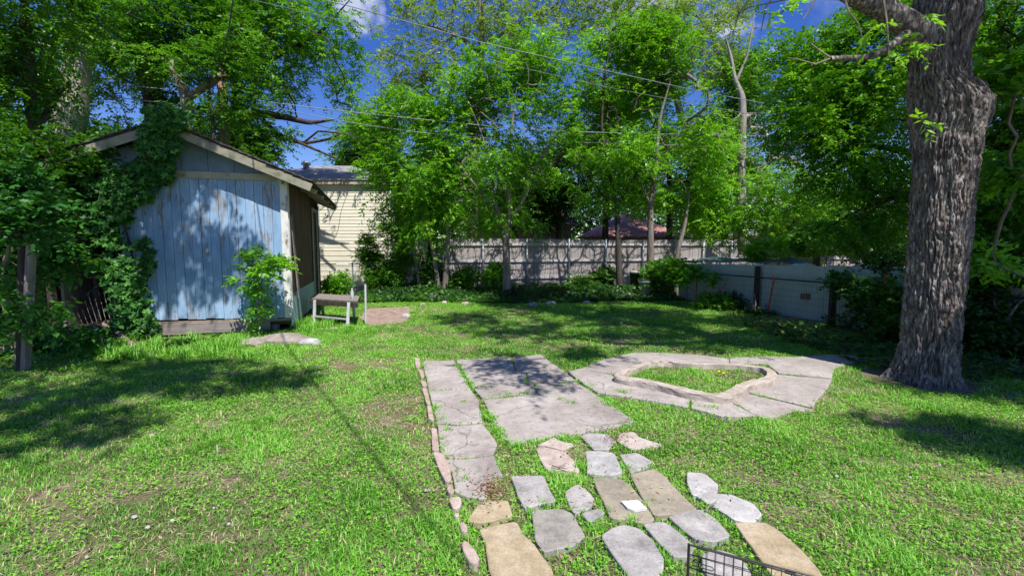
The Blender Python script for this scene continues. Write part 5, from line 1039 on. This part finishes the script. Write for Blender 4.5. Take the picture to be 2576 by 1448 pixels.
for i, (x, y, Y_, rx, ry, lf) in enumerate(far):
    tree('background_tree', fl_[i], [[(x, 690, Y_, 8), (x + 8, y + 60, Y_, 7), (x - 6, y - 40, Y_, 4)]], [(x, y, Y_, rx, ry, 2.0), (x + rx * .3, y - ry * .6, Y_, rx * .6, ry * .5, 1.5), (x - rx * .4, y + ry * .5, Y_, rx * .6, ry * .5, 1.5)], 170, 3000, lf, 'bark_dark', L=.15, Wd=.04, m=7, hole=.42, hf=.8, seed=60 + i, scat=.4, slen=.35, group='trees beyond the fence')
# distant treeline far behind the houses
bl = [('w', x, 46 + 4 * math.sin(x), 3.6, 5, 3, 4.4 + 1.6 * math.sin(x * 1.7)) for x in range(-60, 62, 6)]
dp = blobpts(bl, 26000, .3, .3, 5); dp = dp[dp[:, 2] > .05]
tag(link('distant_trees', leafmesh('distant_trees', [palmate(dp, np.array([0, -.8, .6]) + rng.normal(0, .5, (len(dp), 3)), np.full(len(dp), .42), 3, tone=np.clip(fbm(dp * .5, 2, 5) * 1.5 - .3, 0, 1))], M['leaf_dark'])), 'distant line of trees far behind the neighbour houses', 'trees', kind='stuff')
# --- right canopy
tree('right_canopy_tree', 'large dense dark green tree filling the sky left of the big trunk', [[(2420, 850, 10.5, 24), (2410, 600, 10.5, 22), (2390, 400, 10.5, 18), (2330, 280, 10.5, 13), (2240, 200, 10.5, 9), (2150, 130, 10.5, 6)], [(2390, 420, 10.5, 12), (2280, 380, 10.3, 9), (2150, 360, 10.2, 6), (2040, 350, 10.2, 3)], [(2400, 500, 10.5, 10), (2300, 480, 10.2, 8), (2180, 520, 10, 5), (2100, 560, 10, 3)]],
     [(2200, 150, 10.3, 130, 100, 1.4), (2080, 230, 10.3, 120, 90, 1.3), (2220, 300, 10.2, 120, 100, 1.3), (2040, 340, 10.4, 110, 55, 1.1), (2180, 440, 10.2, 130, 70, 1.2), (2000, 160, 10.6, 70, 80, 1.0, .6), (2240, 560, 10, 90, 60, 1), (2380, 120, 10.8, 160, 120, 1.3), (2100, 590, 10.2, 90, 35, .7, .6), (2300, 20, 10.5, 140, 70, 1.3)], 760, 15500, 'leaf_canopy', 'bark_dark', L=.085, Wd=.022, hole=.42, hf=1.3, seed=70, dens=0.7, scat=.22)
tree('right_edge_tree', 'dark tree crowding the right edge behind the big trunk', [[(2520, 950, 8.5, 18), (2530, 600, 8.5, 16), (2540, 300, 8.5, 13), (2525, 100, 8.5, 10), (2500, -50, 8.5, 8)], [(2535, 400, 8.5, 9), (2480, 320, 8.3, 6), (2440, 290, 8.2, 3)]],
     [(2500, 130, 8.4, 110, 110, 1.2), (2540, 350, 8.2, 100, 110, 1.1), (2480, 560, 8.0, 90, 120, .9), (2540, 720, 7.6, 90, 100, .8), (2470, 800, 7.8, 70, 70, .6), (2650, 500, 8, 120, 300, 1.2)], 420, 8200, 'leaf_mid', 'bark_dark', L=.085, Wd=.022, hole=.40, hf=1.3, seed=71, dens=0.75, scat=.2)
bush('right_front_shrub', 'bright sunlit leaf sprays at the right edge in front of the big trunk', (2900, 1060), [(2510, 230, 5.6, 60, 50, .4), (2540, 180, 5.6, 50, 30, .3), (2520, 430, 5.8, 40, 50, .4), (2480, 660, 6.0, 60, 40, .3, .6)], 60, 520, 'leaf_bright', L=.10, Wd=.028, seed=72, m=7, slen=.2, cat='tree')
bush('dark_bush', 'dark glossy bush against the wire fence left of the big trunk', (2180, 850), [(2180, 745, 8.3, 50, 55, .4), (2235, 770, 7.6, 50, 70, .5), (2135, 715, 8.9, 30, 28, .3), (2215, 660, 8.2, 40, 22, .4)], 90, 1100, 'leaf_dark', L=.07, Wd=.026, seed=73)
bush('dark_bush', 'dark bush filling the corner right of the big trunk', (2640, 960), [(2480, 830, 7.0, 80, 70, .5), (2550, 880, 6.6, 70, 60, .5), (2450, 720, 7.4, 50, 60, .4), (2580, 700, 7, 70, 120, .5)], 120, 2400, 'leaf_dark', L=.07, Wd=.026, seed=74)
bush('fence_corner_bush', 'bright spreading bush before the end of the white fence', (1728, 760), [(1735, 690, 12.6, 50, 18, .5), (1700, 675, 12.8, 35, 15, .4), (1765, 700, 12.4, 35, 15, .4), (1790, 760, 12, 40, 18, .3)], 90, 1100, 'leaf_bright', L=.085, Wd=.026, seed=75)
for i, (x, y, Y_, rx, ry, lf, lb) in enumerate([(1470, 715, 15.2, 40, 28, 'leaf_mid', 'shrub in front of the wooden fence between two steel posts'), (1520, 700, 15.4, 35, 35, 'leaf_dark', 'dark shrub beside the slender dark trunk'), (1250, 690, 14.8, 30, 25, 'leaf_bright', 'small leafy shoots around the base of the centre tree'), (925, 640, 15.2, 26, 50, 'leaf_mid', 'wispy shrub in front of the cream house wall'), (965, 690, 15, 36, 36, 'leaf_mid', 'low shrub by the cream house downspout'), (1010, 660, 15, 50, 70, 'leaf_mid', 'tangled shrub between cream house and wooden fence'), (1075, 690, 15, 40, 45, 'leaf_dark', 'dark tangled shrub at the left end of the wooden fence'), (1165, 700, 15.2, 35, 30, 'leaf_mid', 'low shrub under the first fence bay'), (1810, 760, 12.2, 50, 20, 'leaf_dark', 'dark weeds at the foot of the wire fence'), (1960, 560 + 65, 13.4, 90, 20, 'leaf_bright', 'leafy growth spilling over the top of the white fence'), (2090, 600, 11.5, 90, 40, 'leaf_bright', 'bright boughs hanging low over the white fence'), (850, 712, 13.5, 24, 22, 'leaf_bright', 'thin weeds behind the wooden landing'), (1660, 690, 14.4, 45, 40, 'leaf_mid', 'shrub around the pale bin at the back right'), (1900, 800, 11, 60, 12, 'leaf_dark', 'low weeds along the bottom of the white fence')]):
    bush('shrub', lb, (x, 735, Y_), [(x, y, Y_, rx, ry, .4), (x - rx * .5, y + ry * .3, Y_, rx * .5, ry * .6, .3)], 60, int(500 + rx * ry * .28), lf, L=.075, Wd=.021, seed=80 + i, group='shrubs along the boundary', hole=.4 if i not in (3, 4) else .5)

# --- crowns outside the frame that shade the yard
tree('overhead_tree', 'tree beyond the left edge whose crown shades the lawn and shed', [[('w', -9.5, 2.2, 0, .28), ('w', -9.3, 2.3, 3, .24), ('w', -8.6, 2.6, 5.5, .18), ('w', -6.5, 3.0, 7, .12), ('w', -4.2, 3.4, 7.8, .07)]],
     [tuple(['w'] + list(SH(120, 960, 6.5)) + [1.7, 1.1, .6]), tuple(['w'] + list(SH(420, 950, 6.8)) + [1.3, .8, .5]), tuple(['w'] + list(SH(640, 960, 7)) + [.6, .5, .3]), tuple(['w'] + list(SH(700, 990, 7)) + [.4, .3, .2, .8]), tuple(['w'] + list(SH(330, 1090, 6.8)) + [.8, .22, .2, .7]), tuple(['w'] + list(SH(80, 1060, 6.6)) + [.9, .5, .4]), ('w', -6.0, 4.6, 7.8, 1.4, .8, .5, 1.0), ('w', -4.9, 5.4, 7.4, .9, .6, .4, .7), ('w', -3.87, 5.35, 6.7, .35, .3, .55, 1.6), ('w', -3.3, 5.5, 6.4, .25, .2, .4, 1.3), ('w', -4.64, 5.1, 7.0, .35, .3, .6, 1.6), ('w', -4.2, 5.0, 8.2, .8, .7, .4, .5), ('w', -8.0, 4.2, 7.2, 1.6, 1.5, 1.0)], 330, 6000, 'leaf_mid', 'bark_dark', L=.10, Wd=.026, hole=.42, hf=1.0, seed=90, dens=0.42, scat=.16, frame=(.3, .55))
tree('overhead_tree', 'tree beyond the right edge whose crown shades the ground by the big trunk', [[('w', 10.5, 2.0, 0, .25), ('w', 10.2, 2.2, 3, .22), ('w', 9.4, 2.4, 5.5, .16), ('w', 7.8, 2.2, 7, .10)]],
     [tuple(['w'] + list(SH(2150, 890, 7)) + [.9, .5, .4, 1.2]), tuple(['w'] + list(SH(2520, 900, 7)) + [1.6, 1.2, .7, 1.3]), tuple(['w'] + list(SH(2500, 960, 7)) + [1.6, 1.0, .7]), tuple(['w'] + list(SH(2450, 1080, 7)) + [.9, .25, .3, .6]), tuple(['w'] + list(SH(2250, 860, 7.5)) + [1.3, .9, .5]), tuple(['w'] + list(SH(2600, 1120, 7)) + [.6, .4, .4]), ('w', 9.5, 4.5, 7.5, 1.8, 1.8, 1.2)], 260, 5200, 'leaf_mid', 'bark_dark', L=.10, Wd=.026, hole=.40, hf=1.0, seed=91, dens=1.7, scat=.2, frame=(.3, .55))

# ================================================================== GROUND COVER
def inpoly(P, poly):
    x, y = P[:, 0], P[:, 1]; r = np.zeros(len(P), bool); n = len(poly)
    for i in range(n):
        x1, y1 = poly[i]; x2, y2 = poly[(i + 1) % n]
        c_ = ((y1 > y) != (y2 > y)) & (x < (x2 - x1) * (y - y1) / (y2 - y1 + 1e-12) + x1); r ^= c_
    return r
# ivy bed at the back
n = 17000; u_ = rng.uniform(0, 1, n); A1 = np.array([-4.6, 14.1]); A2 = np.array([5.0, 14.4])
base = A1 + (A2 - A1) * u_[:, None]; off = rng.uniform(-1.1, 1.7, n); off = off * (1 - .25 * np.sin(u_ * 9)); P = np.c_[base[:, 0], base[:, 1] + off, np.zeros(n)]
hgt_ = .05 + .55 * fbm(P * .9 + 5, 3, 12) * np.clip((off + 1.1) / 1.4, .1, 1); P[:, 2] = hgt_ * rng.uniform(.3, 1, n)
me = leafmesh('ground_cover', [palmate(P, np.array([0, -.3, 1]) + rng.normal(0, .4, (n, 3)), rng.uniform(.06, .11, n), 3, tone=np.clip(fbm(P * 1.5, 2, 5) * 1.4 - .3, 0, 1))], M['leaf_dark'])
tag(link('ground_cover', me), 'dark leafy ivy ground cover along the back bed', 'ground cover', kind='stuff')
# left side weeds bed and right corner
n = 9000; P = np.zeros((n, 3)); h_ = n // 2
P[:h_, 0] = rng.uniform(-9, -5.2, h_); P[:h_, 1] = rng.uniform(6.2, 8.2, h_) ; P[h_:, 0] = rng.uniform(4.6, 8.2, n - h_); P[h_:, 1] = rng.uniform(5.4, 9.5, n - h_)
keep = fbm(P * 1.2, 2, 15) > .42; P = P[keep]; P[:, 2] = rng.uniform(.02, .22, len(P)) * fbm(P * 1.1, 2, 16) * 1.5
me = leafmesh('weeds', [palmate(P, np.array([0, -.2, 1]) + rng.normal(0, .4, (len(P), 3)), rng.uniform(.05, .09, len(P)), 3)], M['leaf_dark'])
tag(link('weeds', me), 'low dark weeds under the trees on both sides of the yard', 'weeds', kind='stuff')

def ground_samples(n, pw):
    # distance distribution, denser near the viewer
    y = (rng.uniform(0, 1, n)) ; y0, y1 = 1.5, 15.2; y = (y0 ** (2 - pw) + y * (y1 ** (2 - pw) - y0 ** (2 - pw))) ** (1 / (2 - pw))
    x = rng.uniform(-1, 1, n) * (y * 1.2 + 2.2); return np.c_[x, y, np.zeros(n)]
def filt(P, extra=0):
    k = np.ones(len(P), bool)
    for pl in no_grass: 
        a = np.array(pl); bb_ = (P[:, 0] > a[:, 0].min()) & (P[:, 0] < a[:, 0].max()) & (P[:, 1] > a[:, 1].min()) & (P[:, 1] < a[:, 1].max())
        idx = np.where(bb_ & k)[0]
        if len(idx): k[idx[inpoly(P[idx], pl)]] = False
    idx = np.where(inpoly(P, planter_out))[0]; ins_ = inpoly(P[idx], planter_in); k[idx[~ins_]] = False
    k[idx[ins_]] = True; P[idx[ins_], 2] = .05
    # trunk, right fence
    k &= ~((P[:, 0] - 4.86) ** 2 + (P[:, 1] - 5.5) ** 2 < .30)
    k &= P[:, 0] < 5.25 + (13.4 - P[:, 1]) * .32
    # back of the bed
    k &= ~((P[:, 1] > 14.3))
    # beneath sheds and in the left yard clutter: thin out
    k &= ~((P[:, 0] < -5.6) & (P[:, 1] > 7.1) & (rng.uniform(0, 1, len(P)) < .9))
    # deep shade under right trees: thin
    k &= ~((P[:, 0] > 4.9) & (P[:, 1] > 5.4) & (rng.uniform(0, 1, len(P)) < .75))
    return k
def blades(P, h, w, lean, v):
    n = len(P); a = rng.uniform(0, 2 * np.pi, n); d = np.c_[np.cos(a), np.sin(a), np.zeros(n)]; s = np.c_[-np.sin(a), np.cos(a), np.zeros(n)] * w[:, None]
    up = np.array([0, 0, 1.0]); m1 = P + up * (h * .55)[:, None] + d * (lean * h * .3)[:, None]; t = P + up * (h * (1 - .25 * lean))[:, None] + d * (lean * h)[:, None]
    V = np.stack([P - s, P + s, m1 + s * .8, m1 - s * .8, t], 1).reshape(-1, 3); i = np.arange(n) * 5
    q = np.stack([i, i + 1, i + 2, i + 3], 1); tr_ = np.stack([i + 3, i + 2, i + 4], 1)
    return V, q, tr_, np.concatenate([v, v])
P = ground_samples(900000, 1.0); P = P[filt(P)]
pn = fbm(np.c_[P[:, :2] * 1.1, np.zeros(len(P))], 3, 100); pn2 = fbm(np.c_[P[:, :2] * 4.5, np.zeros(len(P))], 3, 101); pn3 = fbm(np.c_[P[:, :2] * .35, np.zeros(len(P))], 2, 105)
dist = P[:, 1]
# sparse, dry areas
bare = np.clip((pn * .40 + pn2 * .60 - .555) * 9, 0, 1)
keep = rng.uniform(0, 1, len(P)) > bare * .88
P = P[keep]; pn = pn[keep]; pn2 = pn2[keep]; bare = bare[keep]; dist = dist[keep]
tuft = np.clip((fbm(np.c_[P[:, :2] * 3.1, np.ones(len(P))], 2, 102) - .52) * 5, 0, 1)
near = np.clip((6 - dist) / 4, 0, 1)
h = (.013 + .019 * rng.uniform(0, 1, len(P)) + .055 * tuft * rng.uniform(.3, 1, len(P))) * (1 - .35 * bare); w = .0016 + .0011 * rng.uniform(0, 1, len(P)) + .00032 * dist
v = np.clip(-.22 + 1.05 * fbm(np.c_[P[:, :2] * 1.7, np.zeros(len(P))], 3, 103) + rng.normal(0, .17, len(P)) + bare * .15, 0, .79)
dry = rng.uniform(0, 1, len(P)) < (.06 + .40 * bare); v[dry] = .95
V, q, t_, vv = blades(P, h, w, rng.uniform(.2, 1.2, len(P)), v)
tag(link('grass', fastmesh('grass', V, [q, t_], M['grass'], vv)), 'patchy short lawn grass with taller tufts and dry blades', 'grass', kind='stuff')
# clover and broadleaf weeds in the lawn
P = ground_samples(400000, .9); P = P[filt(P)]; cn = fbm(np.c_[P[:, :2] * .9, np.ones(len(P)) * 3], 3, 110) + .25 * (fbm(np.c_[P[:, :2] * 5, np.ones(len(P))], 2, 111) - .5)
lw = np.clip(.45 - .05 * (P[:, 0] < -.5), 0, 1); P = P[cn > lw]
P[:, 2] += rng.uniform(.008, .045, len(P)); sz = rng.uniform(.007, .014, len(P)) + .0011 * P[:, 1]
V, f, v = palmate(P, np.array([0, 0, 1]) + rng.normal(0, .35, (len(P), 3)), sz, 3, tone=rng.uniform(0, 1, len(P)))
# rounder leaflets
me = fastmesh('clover', V, [f], M['clover'], v)
tag(link('clover', me), 'small round-leaved clover spreading through the lawn', 'clover', kind='stuff')
# dead thatch lying flat
P = ground_samples(130000, 1.0); P = P[filt(P)]; P[:, 2] += rng.uniform(.003, .03, len(P)); bn_ = fbm(np.c_[P[:, :2] * 1.1, np.zeros(len(P))], 3, 100); P = P[bn_ + rng.normal(0, .07, len(P)) > .5]
a = rng.uniform(0, 6.28, len(P)); D = np.c_[np.cos(a), np.sin(a), rng.normal(0, .15, len(P))]
V, f, v = leaves(P, nrm(D), np.array([[0, 0, 1.0]]) + rng.normal(0, .2, (len(P), 3)), rng.uniform(.03, .08, len(P)), np.full(len(P), .0009) + .00025 * P[:, 1], rng.uniform(0, 1, len(P)))
tag(link('thatch', fastmesh('thatch', V, [f], M['straw'], v)), 'pale dead grass thatch lying in the bare lawn patches', 'thatch', kind='stuff')
# taller tufts growing between stones, at slab joints, by the shed
seeds = []
for (x, y) in [z7(q) for q in [(1100, 880), (1200, 660), (1400, 700), (1380, 620), (1650, 600), (1700, 620), (1360, 940), (1500, 1040), (1480, 1060), (1420, 1200), (1500, 1290), (1350, 1300), (1900, 1150), (1990, 1250), (1000, 1080), (1090, 1110), (620, 1080), (640, 1200), (900, 840), (880, 800), (760, 560), (820, 430), (780, 350), (740, 270), (690, 230), (2420, 1000), (2500, 1080), (2100, 1080), (1800, 780), (1850, 900), (1900, 960), (330, 230), (2150, 160), (2000, 200), (1680, 180), (350, 1100), (340, 1060), (330, 1150), (1560, 930), (1020, 950), (1250, 700), (1750, 1010), (1040, 420), (1000, 440), (980, 410), (2330, 1010)]] + [z5(q) for q in [(600, 260), (640, 340), (700, 430), (1160, 400), (1170, 385), (1240, 430), (1250, 480), (1010, 505), (860, 520), (1180, 490), (1450, 540), (1550, 565), (1740, 585), (650, 560), (700, 500), (640, 770)]] + [z6(q) for q in [(730, 600), (620, 590), (330, 600), (1190, 600), (1370, 600), (1780, 330), (1850, 330), (1950, 480), (1040, 505), (860, 470), (540, 405), (430, 380)]]:
    seeds.append(tuple(G(x, y))[:2])
for (xa, ya, xb, yb, n_) in ((1150, 915, 1195, 985, 5), (1205, 1015, 1275, 1120, 12), (1290, 1128, 1450, 1105, 9), (1425, 945, 1600, 1070, 10), (1480, 975, 1900, 1055, 14), (1062, 910, 1135, 1200, 12), (1100, 1030, 1180, 1230, 8), (1210, 1005, 1330, 995, 5), (1340, 990, 1450, 965, 4), (1150, 912, 1360, 898, 8)):
    for _ in range(n_):
        t_ = random.random(); seeds.append(tuple(G(xa + (xb - xa) * t_ + random.uniform(-4, 4), ya + (yb - ya) * t_ + random.uniform(-3, 3)))[:2])
shed_seeds = [tuple(G(random.uniform(200, 640), random.uniform(858, 905)))[:2] for _ in range(46)] + [tuple(G(random.uniform(740, 880), random.uniform(812, 840)))[:2] for _ in range(14)]
PP = []; HH = []
for (sx, sy), hmax, nb, sp_ in [(s, random.uniform(.035, .09), random.randint(18, 70), random.uniform(.015, .035)) for s in seeds] + [(s, .24, 60, .05) for s in shed_seeds]:
    PP.append(np.c_[rng.normal(sx, sp_, nb), rng.normal(sy, sp_, nb), np.full(nb, .0)]); HH.append(rng.uniform(.4, 1, nb) * hmax)
P = np.concatenate(PP); H = np.concatenate(HH); V, q, t_, vv = blades(P, H, np.full(len(P), .0022) + .0004 * P[:, 1], rng.uniform(.2, .9, len(P)), rng.uniform(.2, .7, len(P)))
tag(link('grass_tufts', fastmesh('grass_tufts', V, [q, t_], M['grass'], vv)), 'taller grass tufts between flagstones, in joints and along the shed', 'grass', kind='stuff')
for i_, (x, y, lb) in enumerate(((1150, 352, 'left yellow dandelion inside the concrete ring'), (1190, 366, 'right yellow dandelion inside the concrete ring'), (None, None, 'single yellow dandelion in the lawn behind the patio'))):
    g = G(*z6((x, y))) if x else G(1251, 895)
    dn = thing('dandelion', lb, 'flower', tuple(g)); q = MB(); q.tube([g, g + Vector((.005, 0, .10))], .003, 5); q.build('stem', M['clover'], dn)
    lathe([(.003, 0), (.016, .004), (.02, .01), (.012, .016), (.003, .018)], g + Vector((.005, 0, .095)), 12).build('flower_head', M['yellow'], dn, smooth=True)
# fallen leaves and twigs on paving
n = 420; X = rng.uniform(1060, 2080, n); Yp = rng.uniform(905, 1280, n); P = np.array([tuple(G(x, y)) for x, y in zip(X, Yp)]); P[:, 2] = .045
a = rng.uniform(0, 6.28, n); V, f, v = leaves(P, nrm(np.c_[np.cos(a), np.sin(a), rng.normal(0, .1, n)]), np.array([[0, 0, 1.0]]) + rng.normal(0, .25, (n, 3)), rng.uniform(.015, .05, n), rng.uniform(.002, .006, n), rng.uniform(0, .5, n))
tag(link('leaf_litter', fastmesh('leaf_litter', V, [f], M['straw'], v)), 'scattered dead leaf litter and twigs on the paving', 'leaf litter', kind='stuff')
mc = np.array([z7((rng.normal(745, 62), rng.normal(790, 50))) for _ in range(380)] + [z7((rng.normal(1640, 60), rng.normal(410, 40))) for _ in range(160)]); P = np.array([tuple(G(*q)) for q in mc]); P[:, 2] = rng.uniform(.035, .055, len(P)); a = rng.uniform(0, 6.28, len(P))
V, f, v = leaves(P, nrm(np.c_[np.cos(a), np.sin(a), rng.normal(0, .2, len(P))]), np.array([[0, 0, 1.0]]) + rng.normal(0, .4, (len(P), 3)), rng.uniform(.012, .035, len(P)), rng.uniform(.002, .006, len(P)), rng.uniform(0, 1, len(P)))
M['mulch'] = leafmat('mulch', (.12, .06, .04), (.26, .15, .10), (.42, .32, .22), trans=.05, rough=.8, spec=.1)
tag(link('bark_litter', fastmesh('bark_litter', V, [f], M['mulch'], v)), 'reddish brown leaf and bark litter heaped at the broken end of the concrete strip', 'leaf litter', kind='stuff')
P = ground_samples(2600, .9); P = P[filt(P)]; P[:, 2] += rng.uniform(.015, .045, len(P)); a = rng.uniform(0, 6.28, len(P))
V, f, v = leaves(P, nrm(np.c_[np.cos(a), np.sin(a), rng.normal(0, .3, len(P))]), np.array([[0, 0, 1.0]]) + rng.normal(0, .5, (len(P), 3)), rng.uniform(.02, .05, len(P)), rng.uniform(.004, .012, len(P)), rng.uniform(0, 1, len(P)))
tag(link('fallen_leaves', fastmesh('fallen_leaves', V, [f], M['mulch'], v)), 'brown fallen leaves scattered over the lawn', 'fallen leaves', kind='stuff')
q = MB(); P = ground_samples(420, 1.0); P = P[filt(P)]; P = P[fbm(np.c_[P[:, :2] * 1.1, np.zeros(len(P))], 3, 100) > .48]
for p in P:
    r_ = random.uniform(.006, .016); c_ = Vector((p[0], p[1], .018)); n0 = len(q.v); vs = [c_ + Vector((r_ * random.uniform(.8, 1.3) * math.cos(t), r_ * math.sin(t), z)) for z in (-.004, .004) for t in (0, 1.05, 2.1, 3.1, 4.2, 5.2)] + [c_ + Vector((0, 0, .009))]
    q.add(vs, [(i, (i + 1) % 6, 6 + (i + 1) % 6, 6 + i) for i in range(6)] + [(6 + i, 6 + (i + 1) % 6, 12) for i in range(6)])
tag(q.build('pebbles', M['st_white'], smooth=True), 'small pale pebbles strewn in the bare lawn patches', 'pebbles', kind='stuff')
for (a_, b_, c_, lb) in (((2270, 905), (2300, 870), (2350, 845), 'forked dead stick lying between the white flagstones'), ((1175, 580), (1220, 592), (1280, 603), 'thin dead twig lying on the pink flagstone')):
    pts_ = [G(*z7(p_), .05) for p_ in (a_, b_, c_)]; q = MB(); q.tube(pts_, [.006, .005, .003], 6); q.tube([pts_[1], pts_[1] + Vector((.07, .05, .01))], [.004, .002], 5); tag(q.build('dead_stick', M['twig']), lb, 'stick')
